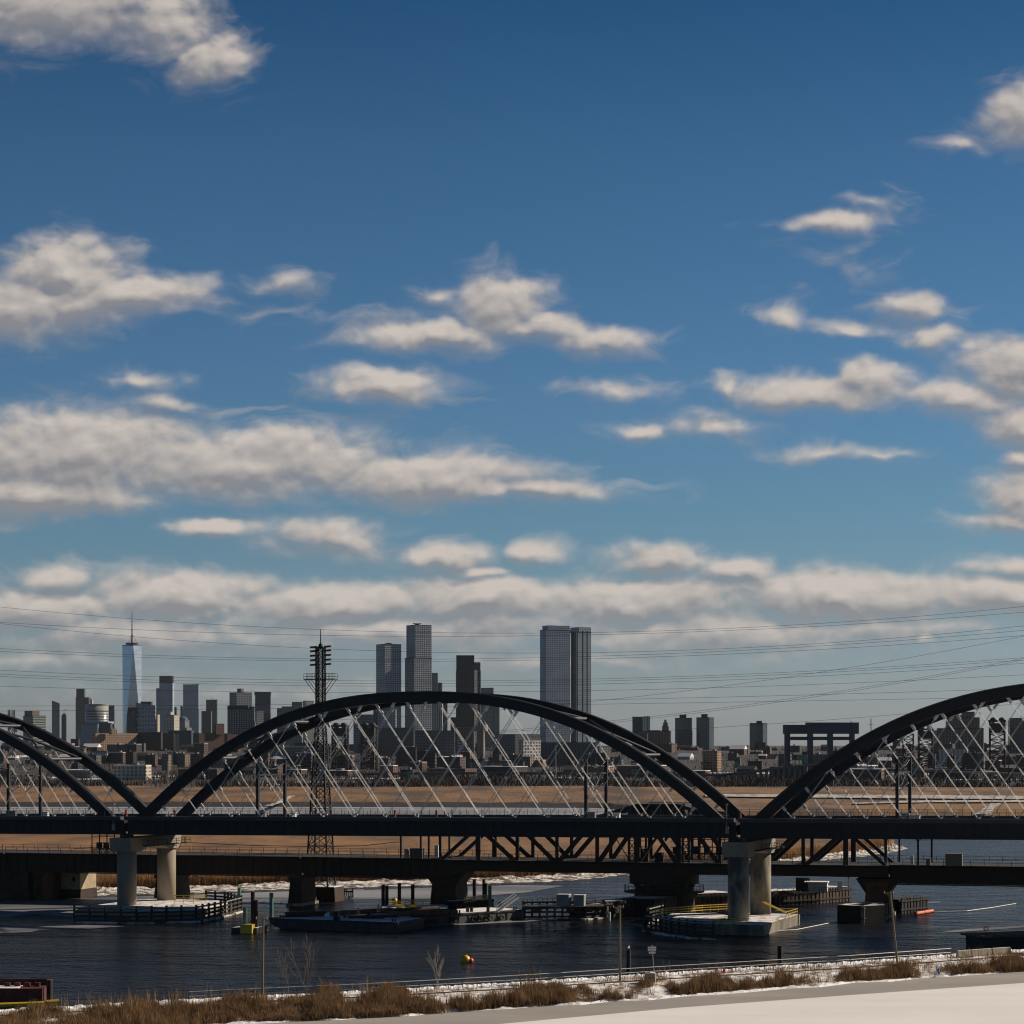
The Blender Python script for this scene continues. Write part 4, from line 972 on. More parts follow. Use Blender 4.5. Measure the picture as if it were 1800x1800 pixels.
lie_pipe('long reddish pipe between the dark barge and the rusty piles', (582, 1606), (690, 1600), 2.6, .95, M_RUST)
lie_pipe('long reddish pipe on the grey barge', (684, 1607), (802, 1602), 2.6, .95, M_RUST)
lie_pipe('dark pipe behind the reddish pipes on the grey barge', (690, 1600), (770, 1595), 2.6, .6, M_DRUST)
lie_pipe('black pipe on the dark barge deck', (612, 1612), (700, 1610), 2.2, .6, M_BLACK)
def small(name, label, cat, p, parts, rz=0.0, group=None):
    t = thing(name, label, cat, p, rz, group)
    for nm, b, m in parts: b.obj(nm, m, t)
    return t
small('winch', 'dark winch post on the dark barge deck', 'winch', gp(592, 1619, 1.95), [('post', MB().box((0, 0, .9), (.7, .7, 1.8)), M_BLACK), ('drum', MB().tube([(-.6, 0, .5), (.6, 0, .5)], .4, 10), M_BLACK)])
small('snow_heap', 'small heap of snow on the dark barge', 'snow heap', gp(577, 1611, 1.98), [('heap', MB().ball((0, 0, .2), .9, sc=(1, 1, .7)), M_SNOW)])
def cone(px, py, z, label, h=1.2, m=None):
    t = thing('traffic_cone', label, 'traffic cone', gp(px, py, z), group='traffic cones')
    MB().tube([(0, 0, .05), (0, 0, h)], .3, 10, .08).obj('body', m or mat('cone_pink_orange', (.75, .12, .10), .5), t); MB().box((0, 0, .05), (.75, .75, .1)).obj('base', M_ORANGE, t)
cone(630, 1606, 2.9, 'pink-orange cone on the pipe over the dark barge'); cone(665, 1603, 2.9, 'pink-orange cone at the end of the long reddish pipe', 1.5); cone(1273, 1712, 1.3, 'red-orange cone on the snowy bank by the reeds', 1.0, M_RED)

# platform, walers and railings about the swing truss rest pier
deck_slab('work_platform', 'low snowy platform with rusty piles left of the dark rest pier', 'platform', [(668, 1600), (790, 1597), (790, 1590), (668, 1593)], .9, 1.0, M_WTIMBER, M_SNOW)
yellow_rail('dull yellow railing by the far yellow buoy', [(683, 1595), (728, 1593), (757, 1592)], 1.0, 1.2)
yellow_rail('yellow railing right of the dark rest pier', [(816, 1590), (838, 1586), (857, 1584)], 1.6, 1.3)
small('yellow_pile_guard', 'yellow guard round the rusty piles left of the rest pier', 'guard', gp(703, 1597, .9), [('panel', MB().box((0, 0, .4), (1.4, .8, .6)), M_YELLOW)], group='yellow pile guards')
small('yellow_pile_guard', 'yellow guard on the pile next to the dark rest pier', 'guard', gp(725, 1596, .9), [('panel', MB().box((0, 0, .4), (1.5, .8, .6)), M_YELLOW)], group='yellow pile guards')
def crib(label, pts, h, m=M_WTIMBER, step=1.1, snow=True, back=3.0):
    """close-set vertical timbers with a deck behind them"""
    P = [gp(x, y) for x, y in pts]; o = P[0]; t = thing('timber_crib', label, 'timber crib', (o.x, o.y, 0), group='timber cribs on the river')
    for a, c in zip(P, P[1:]):
        a, c = a - o, c - o; L = (c - a).length; n = max(2, int(L / step)); b = MB(); ang = math.atan2(c.y - a.y, c.x - a.x)
        for i in range(n):
            q = a.lerp(c, (i + .5) / n); b.box((q.x, q.y, h / 2 - .3 + rnd.uniform(-.12, .12)), (L / n * rnd.uniform(.5, .8), .3, h + .6), ang)
        b.obj('sheeting', m, t)
        w = MB()
        for z in (h * .28, h * .85): w.bar((a.x, a.y - .25, z), (c.x, c.y - .25, z), .25, .3)
        w.obj('waler', M_TIMBER, t)
        nrm = Vector((-(c - a).y, (c - a).x, 0)).normalized()
        if nrm.y < 0: nrm = -nrm
        a, c = a + nrm * .45, c + nrm * .45; k = MB(); k.add([(a.x, a.y, h - .1), (c.x, c.y, h - .1), (c.x + nrm.x * back, c.y + nrm.y * back, h - .1), (a.x + nrm.x * back, a.y + nrm.y * back, h - .1), (a.x, a.y, -.3), (c.x, c.y, -.3), (c.x + nrm.x * back, c.y + nrm.y * back, -.3), (a.x + nrm.x * back, a.y + nrm.y * back, -.3)], [(0, 1, 2, 3), (7, 6, 5, 4), (0, 4, 5, 1), (1, 5, 6, 2), (2, 6, 7, 3), (3, 7, 4, 0)])
        k.obj('crib_deck', M_TIES, t)
        if snow:
            k = MB(); e = .1; k.add([(a.x, a.y + e, h + .02), (c.x, c.y + e, h + .02), (c.x + nrm.x * (back - e), c.y + nrm.y * (back - e), h + .02), (a.x + nrm.x * (back - e), a.y + nrm.y * (back - e), h + .02)], [(0, 1, 2, 3)]); k.obj('snow_cover', M_SNOWROUGH, t)
    return t
crib('low timber crib behind the grey barge beside the green pile', [(800, 1601), (868, 1597)], 1.9, step=.9)
timber_fender('dark cluttered timber walkway right of the grey barge', [(922, 1617), (975, 1616), (1030, 1617), (1062, 1614)], 3.4, rails=(.5, 1.3, 2.2, 3.0), step=1.5)
deck_slab('walkway_deck', 'narrow dark deck on top of the cluttered timber walkway', 'walkway', [(918, 1596), (980, 1594), (1062, 1593), (1062, 1589), (980, 1590), (918, 1591)], 3.5, .35, M_TIMBER)
b = MB(); P = [gp(918, 1592, 3.5), gp(980, 1590, 3.5), gp(1047, 1590, 3.5)]; t = thing('pipe_railing', 'rusty railing along the cluttered timber walkway', 'railing', P[0])
for a, c in zip(P, P[1:]):
    a, c = a - P[0], c - P[0]
    for z in (.6, 1.2): b.bar((a.x, a.y, z), (c.x, c.y, z), .07)
    for i in range(8): q = a.lerp(c, i / 7); b.box((q.x, q.y, .6), (.09, .09, 1.2))
b.obj('rails', M_RUST, t)
for px, lb, sz in ((991, 'larger grey box with a lettered side on the timber walkway', (2.4, 2.0, 2.1)), (1019, 'smaller pale box on the timber walkway, its right side sunlit', (2.0, 1.8, 2.0))):
    small('equipment_box', lb, 'box', gp(px, 1592, 3.5), [('case', MB().box((0, 0, sz[2] / 2), sz, R(-14)), M_GREY), ('lid', MB().box((0, 0, sz[2] + .04), (sz[0] + .1, sz[1] + .1, .1), R(-14)), M_WHITE)], group='boxes on the timber walkway')
# gangway
a, c = gp(873, 1603, 2.0), gp(909, 1585, 3.6); c = Vector((c.x, a.y + 3, 4.6)); q = c - a
t = thing('gangway', 'light metal gangway sloping up from the grey barge', 'gangway', a)
MB().bar((0, 0, 0), q, 1.1, .15).obj('walkway', M_GALV, t)
b = MB()
for dy in (-.6, .6):
    for z in (.55, 1.1): b.bar((0, dy, z), (q.x, q.y + dy, q.z + z), .06)
    for i in range(7): w_ = q * (i / 6); b.box((w_.x, w_.y + dy, w_.z + .55), (.06, .06, 1.1))
b.obj('handrail', M_GALV, t)
# long fender walls up to the pivot pier and beyond
crib('long weathered timber wall between the walkway and the pivot pier', [(1038, 1615), (1140, 1606)], 3.0, back=5)
crib('weathered timber wall behind the yellow railing, left of the stained columns', [(1150, 1610), (1215, 1600), (1290, 1597)], 3.3, back=7)
crib('long weathered timber wall right of the stained columns with a shed on it', [(1360, 1592), (1440, 1588), (1496, 1583)], 3.0, back=6)
crib('timber crib with pale snowy capping at the left of the rusty rest pier', [(1489, 1620), (1517, 1623), (1560, 1617)], 3.3, m=mat('pale_timber', (.34, .25, .16), .9, 0, 0, 1.6, col2=(.07, .048, .03), stretch=(1, 1, .25)), back=5, step=.9)
crib('dark timber crib right of the rusty rest pier above the orange float', [(1583, 1607), (1632, 1602)], 3.0, m=M_TIMBER, back=4, snow=False)
P = [gp(1367, 1571, 3.2), gp(1440, 1569, 3.2), gp(1472, 1568, 3.2)]; t = thing('pipe_railing', 'dark railing along the timber wall by the white shed', 'railing', P[0]); b = MB()
for a, c in zip(P, P[1:]):
    a, c = a - P[0], c - P[0]
    for z in (.5, 1.0): b.bar((a.x, a.y, z), (c.x, c.y, z), .08)
    for i in range(9): q = a.lerp(c, i / 8); b.box((q.x, q.y, .5), (.1, .1, 1.05))
b.obj('rails', M_OLDSTEEL, t)
small('timber_tower', 'dark slatted timber tower left of the white shed', 'timber tower', gp(1411, 1566, 3.0), [('slats', (lambda b: [b.box((-1.2 + k * .48, -.9, 1.4), (.26, .12, 2.8)) for k in range(6)] and [b.box((-1.2 + k * .48, .9, 1.4), (.26, .12, 2.8)) for k in range(6)] and b.box((0, 0, 1.2), (2.2, 1.4, .2)))(MB()), M_OLDSTEEL)])
small('equipment_shed', 'low white shed with snow on its flat roof on the timber wall', 'shed', gp(1438, 1567, 3.0), [('wall', MB().box((0, 0, .95), (4.0, 3.0, 1.9), R(-12)), M_WHITE), ('roof', MB().box((-.3, 0, 2.0), (5.0, 3.6, .22), R(-12)), M_SNOW), ('lean_to', MB().box((-2.7, .2, .85), (1.4, 2.4, 1.7), R(-12)), M_TIMBER)])
small('notice_board', 'blank white board standing at the tip of the timber wall', 'board', gp(1476, 1567, 3.0), [('board', MB().box((0, 0, 1.2), (1.0, .1, 1.8)), M_WHITE), ('leg', MB().box((0, .1, .3), (.1, .1, .8)), M_GREY)])
small('navigation_light', 'slim mast with a small light at the tip of the timber wall', 'light', gp(1491, 1567, 3.0), [('mast', MB().tube([(0, 0, 0), (0, 0, 2.9)], .08, 6), M_GREY), ('lamp', MB().box((0, 0, 2.9), (.35, .35, .4)), M_GREY), ('brace', MB().bar((0, 0, 1.4), (1.1, 0, 0), .07), M_GREY)])
yy = gp(1600, 1583, 3.0); t = thing('pipe_railing', 'pale railing on the crib above the orange float', 'railing', yy); b = MB()
for z in (.5, 1.0): b.bar((-1.6, 0, z), (2.0, -.4, z), .06)
for i in range(6): b.box((-1.6 + i * .72, -.08 * i, .5), (.07, .07, 1.0))
b.obj('rails', M_RAIL, t)
p = gp(1609, 1606, .35); q = gp(1640, 1601, .35) - p; t = thing('boom_float', 'bright orange float tube at the foot of the dark crib', 'float', p); MB().tube([(0, 0, 0), q], .36, 12).obj('tube', M_ORANGE, t)
for f_ in (0.03, .45, .97): MB().tube([q * f_, q * (f_ + .025)], .39, 12).obj('collar', M_BLACK, t)
# rope booms on the water
tag(MB().tube([gp(x, y, .12) for x, y in ((1098, 1624), (1150, 1629), (1200, 1632), (1300, 1640), (1400, 1634), (1470, 1620), (1540, 1604), (1560, 1601), (1607, 1605))], .07, 5).obj('mooring_line', M_RAIL), 'pale mooring line floating round the right pier to the orange float', 'rope')
tag(MB().tube([gp(x, y, .12) for x, y in ((1640, 1603), (1700, 1601), (1745, 1595), (1786, 1588))], .06, 5).obj('mooring_line', M_RAIL), 'pale mooring line running right from the orange float', 'rope')

# buoys
def buoy(px, py, r, label, dx):
    p = gp(px, py); t = thing('mooring_buoy', label, 'buoy', (p.x, p.y, 0), group='yellow mooring buoys')
    MB().ball((0, 0, r * .55), r, 20, 12).obj('body', M_BUOY, t, smooth=True); MB().tube([(0, 0, r * 1.45), (0, 0, r * 1.7)], r * .2, 8).obj('lifting_eye', M_BLACK, t)
    MB().ball((dx, -.1, r * .4), r * .55, 14, 9).obj('small_float', M_ORANGE, t, smooth=True)
buoy(818, 1692, .78, 'nearer yellow buoy with a small orange float on open water', .85)
buoy(693.5, 1586, .62, 'far yellow buoy with a small orange float among the rusty piles', .1)
# gull on its pile
p = gp(1105, 1716); h = zat(1669, p.y); t = thing('gull', 'white gull standing on the dark mooring pile', 'gull', (p.x, p.y, h + .06), R(70))
b = MB(); b.ball((0, 0, .24), .17, 10, 7, sc=(1.7, .8, .8)); b.ball((.25, 0, .42), .09, 8, 6); b.tube([(.15, 0, .28), (.25, 0, .42)], .08, 6); b.bar((-.25, 0, .24), (-.48, 0, .22), .1, .04); b.bar((0, .05, .0), (0, .05, .15), .02); b.bar((0, -.05, .0), (0, -.05, .15), .02); b.obj('body', M_WHITE, t)
MB().bar((.32, 0, .42), (.42, 0, .40), .035).obj('beak', M_YELLOW, t)

# ruined stumps on the far ice
p = gp(612, 1579); t = thing('rotten_dolphin', 'small rotten timber dolphin standing on the ice right of the tower base', 'timber ruin', (p.x, p.y, 0))
b = MB()
for k in range(6): b.box((-1.2 + k * .45, rnd.uniform(-.3, .3), .7 + .3 * (k % 3)), (.28, .3, 1.6 + .5 * (k % 2)))
b.box((0, 0, 1.5), (2.4, .5, .3)); b.obj('timbers', M_DRUST, t); MB().box((.5, 0, 1.72), (1.6, .7, .1)).obj('snow_cap', M_SNOW, t)
for k, px in enumerate((591, 596, 601)):
    p = gp(px, 1582); small('rotten_stump', ['leftmost', 'middle', 'rightmost'][k] + ' rotten stump of three on the ice by the tower base', 'stump', (p.x, p.y, 0), [('stump', MB().tube([(0, 0, -.2), (0, 0, .9 - .1 * k)], .22, 7), M_DRUST)], group='rotten stumps on the ice')

# maroon barge at the lower left with its pile and yellow boom
p0 = gp(-130, 1767.5); t = thing('hopper_barge', 'maroon barge with patches of snow at the lower left corner', 'barge', (p0.x, p0.y, 0), R(2))
Lb = (gp(84, 1761.5) - p0).x; b = MB(); b.box((Lb / 2, 2.5, 1.0), (Lb, 5, 2.2)); b.obj('hull', M_MAROON, t)
b = MB()
for k in range(14): b.box((Lb - .6 - k * 1.5, -.06, 1.0), (.12, .14, 2.1))
b.box((Lb / 2, -.05, 2.08), (Lb, .14, .16)); b.obj('rib_plates', M_MAROON, t)
MB().box((Lb / 2 - 1, 2.2, 2.13), (Lb - 4.5, 3.4, .08)).obj('deck_snow', M_SNOWROUGH, t)
for k in range(4): MB().box((Lb - 1.2 - k * 1.3, 3.2, 2.35), (.7, .6, .5)).obj('deck_fitting', M_MAROON, t)
MB().box((Lb / 2, 4.9, 2.5), (Lb, .2, .9)).obj('far_coaming', M_MAROON, t)
pile('mooring_pile', 'brown mooring pile at the end of the maroon barge', 87, 1765, 1723, .78, M_DRUST, 'mooring piles by the near bank', cap=M_RUST)
a, c = gp(-130, 1772, .4), gp(104, 1763.5, .5); t = thing('boom_pipe', 'long yellow boom pipe lying along the maroon barge', 'pipe', a); q = c - a
MB().tube([(0, 0, 0), q * .9], .33, 12).obj('tube', M_YELLOW, t); MB().tube([q * .905 + Vector((0, 0, .05)), q + Vector((0, 0, .1))], .42, 12).obj('end_section', M_YELLOW, t)
# black hulk at the right edge with a life ring
p = gp(1728, 1672); e = gp(1940, 1664); Lh = (e - p).length; t = thing('black_pontoon', 'flat black pontoon with a pale deck edge at the right border', 'pontoon', (p.x, p.y, 0), math.atan2(e.y - p.y, e.x - p.x))
MB().box((Lh / 2, 3, 1.0), (Lh - 1, 6, 2.4)).obj('hull', M_BLACK, t); MB().box((Lh / 2 - .3, 3, 2.35), (Lh, 6.8, .3)).obj('deck', M_WTIMBER, t)
t = thing('life_ring', 'orange life ring on a stand at the corner of the black pontoon', 'life ring', (p.x + .9, p.y + 2.0, 2.5))
b = MB(); b.tube([(.34 * math.cos(k * math.tau / 16), 0, 1.05 + .34 * math.sin(k * math.tau / 16)) for k in range(17)], .1, 8); b.obj('ring', M_ORANGE, t); MB().box((0, .1, .55), (.07, .07, 1.1)).obj('stand', M_BLACK, t)

# deck clutter on the barges and the timber walkway
for px, y, lb, m_ in ((606, 1613, 'rusty drum on the dark barge left of the winch pair', M_RUST), (648, 1611, 'dark drum under the long reddish pipe', M_DRUST), (822, 1603, 'rusty drum on the snowy grey barge deck, leftmost of three', M_RUST), (829, 1603, 'dark drum beside the rusty drum on the grey barge deck', M_DRUST), (858, 1603, 'rusty drum by the foot of the gangway', M_RUST)):
    small('steel_drum', lb, 'drum', gp(px, y, 2.05), [('barrel', MB().tube([(0, 0, 0), (0, 0, .9)], .32, 12), m_), ('rim', MB().tube([(0, 0, .86), (0, 0, .93)], .34, 12), M_BLACK)], group='drums on the barges')
for px, y, lb in ((726, 1610, 'stack of dark beams on the near edge of the grey barge'), (655, 1615, 'stack of dark beams on the near edge of the dark barge')):
    bs = MB()
    for k in range(4): bs.box((0, .3 * (k % 2), .14 + .26 * (k // 2)), (4.2 - .4 * k, .26, .24))
    small('beam_stack', lb, 'beam stack', gp(px, y, 2.05), [('beams', bs, M_DRUST), ('chocks', MB().box((0, .15, .03), (.3, 1.0, .08)), M_TIMBER)], group='beam stacks on the barges')
for k, (px, y) in enumerate(((945, 1603), (1003, 1604), (1034, 1603))):
    small('rusty_winch', ['leftmost', 'middle', 'rightmost'][k] + ' rusty lump of machinery in the cluttered timber walkway', 'winch', gp(px, y, 1.6), [('frame', MB().box((0, 0, .5), (1.6, 1.0, 1.0)), M_DRUST), ('drum', MB().tube([(-.6, -.6, .8), (.6, -.6, .8)], .35, 10), M_RUST)], group='machinery in the timber walkway')

# ================================================================ the town and the skyline
G_DARK, G_BLUE, G_TEAL, G_PALE = (.012, .017, .024), (.018, .032, .05), (.02, .042, .05), (.10, .13, .16)
FM = {
 'white_grid': facade('white_grid_frame', (.40, .42, .44), (.014, .022, .034), 3.6, 3.6, .66, .66),
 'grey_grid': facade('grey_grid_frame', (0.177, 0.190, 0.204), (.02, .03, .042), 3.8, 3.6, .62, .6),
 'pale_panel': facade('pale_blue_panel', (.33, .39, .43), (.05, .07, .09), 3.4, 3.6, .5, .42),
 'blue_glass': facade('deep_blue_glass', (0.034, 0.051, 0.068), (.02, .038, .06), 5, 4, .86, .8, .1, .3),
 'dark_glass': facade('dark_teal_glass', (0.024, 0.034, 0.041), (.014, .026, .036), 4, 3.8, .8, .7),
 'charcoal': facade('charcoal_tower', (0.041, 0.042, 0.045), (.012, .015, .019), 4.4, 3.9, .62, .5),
 'teal_glass': facade('teal_glass', (0.061, 0.095, 0.105), (.03, .065, .08), 4.5, 3.8, .8, .72),
 'pale_glass': facade('pale_glass', (.22, .26, .30), (.13, .17, .21), 6, 4, .8, .8, .12, .35),
 'silver': facade('silver_band', (.38, .37, .34), (.08, .10, .11), 60, 4.2, 1.0, .5),
 'green_band': facade('green_banded_office', (.24, .27, .23), (.02, .03, .03), 50, 4.5, 1.0, .5),
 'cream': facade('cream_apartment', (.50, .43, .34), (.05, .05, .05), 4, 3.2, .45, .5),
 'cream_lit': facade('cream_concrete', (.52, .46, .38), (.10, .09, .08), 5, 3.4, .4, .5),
 'sand_brick': facade('sand_brick', (.29, .185, .115), (.035, .028, .025), 4.2, 3.0, .5, .5),
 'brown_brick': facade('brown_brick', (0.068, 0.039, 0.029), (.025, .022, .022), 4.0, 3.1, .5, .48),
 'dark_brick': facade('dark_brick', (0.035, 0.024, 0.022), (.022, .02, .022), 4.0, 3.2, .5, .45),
 'red_brick': facade('red_brick', (0.102, 0.045, 0.031), (.03, .026, .025), 4.2, 3.2, .45, .45),
 'tan': facade('tan_stucco', (0.177, 0.136, 0.095), (.04, .035, .03), 5, 3.4, .45, .45),
 'grey_block': facade('grey_block', (0.088, 0.085, 0.085), (.03, .032, .036), 5, 3.6, .5, .45),
 'white_block': facade('white_block', (.50, .48, .44), (.04, .045, .05), 5.2, 4.2, .66, .6),
 'black_hotel': facade('black_hotel_frame', (.018, .02, .024), (.22, .24, .26), 5.2, 3.9, .5, .62, .2, .5, .2),
 'hotel_light': facade('hotel_light_grid', (.42, .43, .43), (.05, .06, .07), 4.2, 3.9, .6, .6),
 'blank_dark': mat('blank_dark_wall', (.04, .04, .045), .85, 0, .3, .05),
 'blank_tan': mat('blank_tan_wall', (.30, .24, .175), .9, 0, .3, .05),
 'blank_grey': mat('blank_grey_wall', (.16, .165, .175), .85, 0, .3, .05),
 'roof_dark': mat('dark_roof', (.04, .038, .04), .9), 'roof_snow': M_SNOW, 'steel_pale': mat('pale_spire_steel', (.22, .23, .25), .4, .5),
 'copper': mat('green_copper', (.13, .26, .19), .7),
}
def foot(x0, xc, x1, Y, th=24):
    X0, Xc, X1 = [(x - CX) / F * Y for x in (x0, xc, x1)]
    if x1 - xc < .6: th = 0
    c, s = math.cos(R(th)), math.sin(R(th)); a = (Xc - X0) / c
    bb = (X1 - Xc) / s if th else a * .8
    C = Vector((Xc, Y)); L_ = C + a * Vector((-c, s)); Rr = C + bb * Vector((s, c))
    return [L_, C, Rr, L_ + Rr - C]
TOWERG = None
def tower(label, Y, segs, name='office_tower', cat='tower', group=None, extra=None):
    x0 = min(s[1] for s in segs); x1 = max(s[3] for s in segs); base = at((x0 + x1) / 2, HY, Y); zb = terr(Y) - .5
    t = thing(name, label, cat, (base.x, Y, zb), group=group)
    for sgm in segs:
        nm, a, c, d, yt, yb, m = sgm[:7]; dy = sgm[7] if len(sgm) > 7 else 0; th = sgm[8] if len(sgm) > 8 else 24
        fp = foot(a, c, d, Y + dy, th); z1 = zat(yt if not isinstance(yt, tuple) else yt[0], Y) - zb; z0 = 0 if yb is None else zat(yb, Y) - zb
        P = [(p.x - base.x, p.y - Y) for p in fp]
        if isinstance(yt, tuple): z1 = [zat(y, Y) - zb for y in (yt[0], yt[1], yt[2], yt[1])]
        b = MB(); b.prism(P, z0, z1); o = b.obj(nm, FM[m] if isinstance(m, str) else m, t)
        if nm in ('shaft', 'wall', 'wing', 'upper_shaft') and not isinstance(yt, tuple):
            ctr = sum((Vector(p) for p in P), Vector((0, 0))) / 4; q = [tuple(ctr + (Vector(p) - ctr) * 1.004) for p in P]
            MB().prism(q, z1 - .2, z1 + max(.9, Y * .0003)).obj('parapet', FM['roof_dark'] if m not in ('cream', 'cream_lit', 'sand_brick', 'white_block') else FM['blank_tan'], o)
    if extra: extra(t, base, zb)
    return t

# far shore: tallest spired tower
def spire_tower():
    Y = 8800; base = at(232, HY, Y); zb = terr(Y); t = thing('spired_glass_tower', 'tallest pale glass tower with tapering facets and a needle spire', 'tower', (base.x, Y, zb))
    ztop = zat(1136, Y) - zb; n = 4; w = 34.0 * Y / F
    r0, r1 = w * .60, w * .50; ph = R(62); z0 = 40
    bot = [(r0 * math.cos(ph + k * math.pi / 2), r0 * math.sin(ph + k * math.pi / 2), z0) for k in range(4)]
    top = [(r1 * math.cos(ph + math.pi / 4 + k * math.pi / 2), r1 * math.sin(ph + math.pi / 4 + k * math.pi / 2), ztop) for k in range(4)]
    b = MB(); fs = []
    for k in range(4): fs += [(k, (k + 1) % 4, 4 + k), ((k + 1) % 4, 4 + (k + 1) % 4, 4 + k)]
    b.add(bot + top, fs + [(3, 2, 1, 0), (4, 5, 6, 7)]); mg = facade('pale_facet_glass', (.56, .56, .58), (.46, .47, .50), 80, 4.2, 1.0, .75, .2, .35, .25); mg.node_tree.nodes['Principled BSDF'].inputs['Metallic'].default_value = .75; b.obj('glass_shaft', mg, t)
    MB().prism([p[:2] for p in bot], 0, z0).obj('podium', FM['pale_glass'], t)
    MB().prism([(p[0] * .995, p[1] * .995) for p in top], ztop, ztop + 4).obj('parapet', FM['blank_grey'], t)
    MB().tube([(0, 0, ztop + 6), (0, 0, ztop + 13)], 24, 24).obj('ring_platform', FM['blank_dark'], t)
    sp = MB(); zt = zat(1073, Y) - zb; sp.tube([(0, 0, ztop), (0, 0, lerp(ztop, zt, .45)), (0, 0, zt)], 3.4, 8, .7)
    for k in range(5): sp.tube([(0, 0, lerp(ztop, zt, .3 + .13 * k)), (0, 0, lerp(ztop, zt, .31 + .13 * k))], 4.4 - .5 * k, 8)
    sp.obj('spire', FM['blank_dark'], t)
    g = MB()
    for k in range(3):
        a = k * math.tau / 3 + .4; g.tube([(20 * math.cos(a), 20 * math.sin(a), ztop + 12), (0, 0, lerp(ztop, zt, .35))], .6, 5)
    g.obj('spire_guy', FM['blank_dark'], t)
spire_tower()
def round_tower():
    Y = 7400; base = at(170, HY, Y); zb = terr(Y); t = thing('round_office', 'round silver banded office building left of the spired tower', 'office building', (base.x, Y, zb))
    r = 20.2 * Y / F; z = zat(1240, Y) - zb; b = MB(); b.tube([(0, 0, 0), (0, 0, z)], r, 40); o = b.obj('round_wall', facade('silver_bands', (.34, .33, .29), (.05, .07, .08), 500, 8.5, 1.0, .5, .15, .35), t)
    for f in o.data.polygons: f.use_smooth = len(f.vertices) == 4
    b = MB(); b.tube([(0, 0, z), (0, 0, z + 4)], r * 1.01, 40); b.obj('roof_rim', FM['silver'], t)
round_tower()
def crane_on(t, x, y, z, w, m='blank_dark', tall=True):
    b = MB()
    if tall: b.bar((x, y, z), (x, y, z + w * .8), w * .06); b.bar((x - w * .3, y, z + w * .5), (x + w * .9, y, z + w * 1.1), w * .05); b.bar((x, y, z + w * .8), (x + w * .7, y, z + w * .95), w * .03)
    else: b.box((x, y, z + w * .10), (w * .5, w * .3, w * .2)); b.bar((x - w * .5, y, z + w * .24), (x + w * .5, y, z + w * .22), w * .10)
    b.obj('roof_crane', FM[m], t)
T = tower
T('slim dark blue tower with a slanted top at the left of the skyline', 7600, [('shaft', 90, 104, 104.9, (1231, 1236, 1237), None, 'blue_glass')])
T('slender unfinished tower with a crane on top', 7700, [('shaft', 108, 116, 116, 1258, None, 'charcoal'), ('crown', 110, 115, 115, 1254, 1258, 'blank_dark', 3)], extra=lambda t, b, z: crane_on(t, 0, 5, zat(1254, 7700) - z, 14))
T('pale banded office block with a brown rooftop plant at the far left', 4300, [('wall', 37, 58, 76, 1259, None, 'green_band', 0, 40), ('plant_room', 40, 57, 67, 1249, 1259, 'tan', 6, 40)], 'office_block', 'office building')
T('grey stepped masonry tower with a square head left of the round office', 8200, [('shaft', 133, 156, 156, 1227, None, 'charcoal'), ('upper_shaft', 134, 148, 148.5, 1212, 1227, 'charcoal', 4), ('wing', 150, 162, 162, 1230, None, 'cream', 40)])
T('dark teal slab just right of the round office', 7600, [('shaft', 191, 200.5, 201, 1241, None, 'teal_glass')])
T('pale glass block with a slanted roof in front of the round office', 5200, [('shaft', 142, 171.5, 172, 1273, None, 'pale_glass'), ('wing', 172, 194.5, 195, 1272, None, 'dark_glass', 20), ('roof_wedge', 148, 190, 195, 1268, 1272, 'pale_panel', 24, 10)], 'glass_block', 'office building')
T('white-framed block with a slanted roof at the foot of the spired tower', 5000, [('shaft', 236, 273, 274, (1235, 1240, 1241), None, facade('white_lattice', (.40, .42, .44), (.03, .045, .06), 7.6, 9.4, .66, .6)), ('wing', 223, 238, 238, (1262, 1243, 1243), None, 'dark_glass', 14), ('plant_room', 247, 266, 266, 1233, 1240, 'blank_dark', 16)], 'framed_block', 'office building')
T('tall blue glass tower with a dark crown right of the spired tower', 7500, [('shaft', 280, 303.5, 304, 1200, None, 'pale_panel'), ('crown', 280, 303.5, 304, 1188, 1200, 'dark_glass', 0), ('wing', 274.5, 282, 282, 1211, None, 'pale_panel', 10)])
T('small grey tower behind the dome', 8200, [('shaft', 302, 310, 310, 1244, None, 'charcoal')])
T('plain pale glass slab with a lighter lower half', 8300, [('shaft', 320, 349, 350, 1204, None, 'pale_panel'), ('lower_shaft', 319.6, 349.2, 350.4, 1246, None, 'pale_glass', -6), ('wing', 317, 321, 321, 1242, None, 'dark_glass', 20)])
T('cream apartment tower with a raised centre', 5000, [('wall', 287, 306, 313, 1258, None, 'cream'), ('upper_shaft', 292, 300, 303, 1252, 1258, 'cream', 10)], 'apartment_tower', 'apartment tower')
T('narrow cream tower beside the white-framed block', 5300, [('wall', 273, 277, 280, 1257, None, 'cream')], 'apartment_tower', 'apartment tower')
def dome(t, b, z):
    Y = 7200; zz = zat(1266, Y) - z; b = MB(); b.ball((-3, 20, zz), 16.5, 20, 10, sc=(1, 1, .75)); b.obj('dome', FM['teal_glass'], t, smooth=True)
T('grey domed tower in front of the plain pale slab', 7200, [('shaft', 308, 325, 331, 1266, None, 'grey_grid'), ('lower_shaft', 308, 328, 335, 1279, None, 'grey_grid', -5)], 'domed_tower', 'tower', extra=dome)
T('dark glass box below the domed tower', 4400, [('shaft', 296, 336.5, 337, 1285, None, 'dark_glass')], 'glass_block', 'office building')
T('dark slab tower with a short mast on its roof', 7800, [('shaft', 361, 381, 382, 1231, None, 'charcoal')], extra=lambda t, b, z: MB().tube([(0, 15, zat(1231, 7800) - z), (0, 15, zat(1226, 7800) - z)], .8, 5).obj('mast', FM['blank_dark'], t))
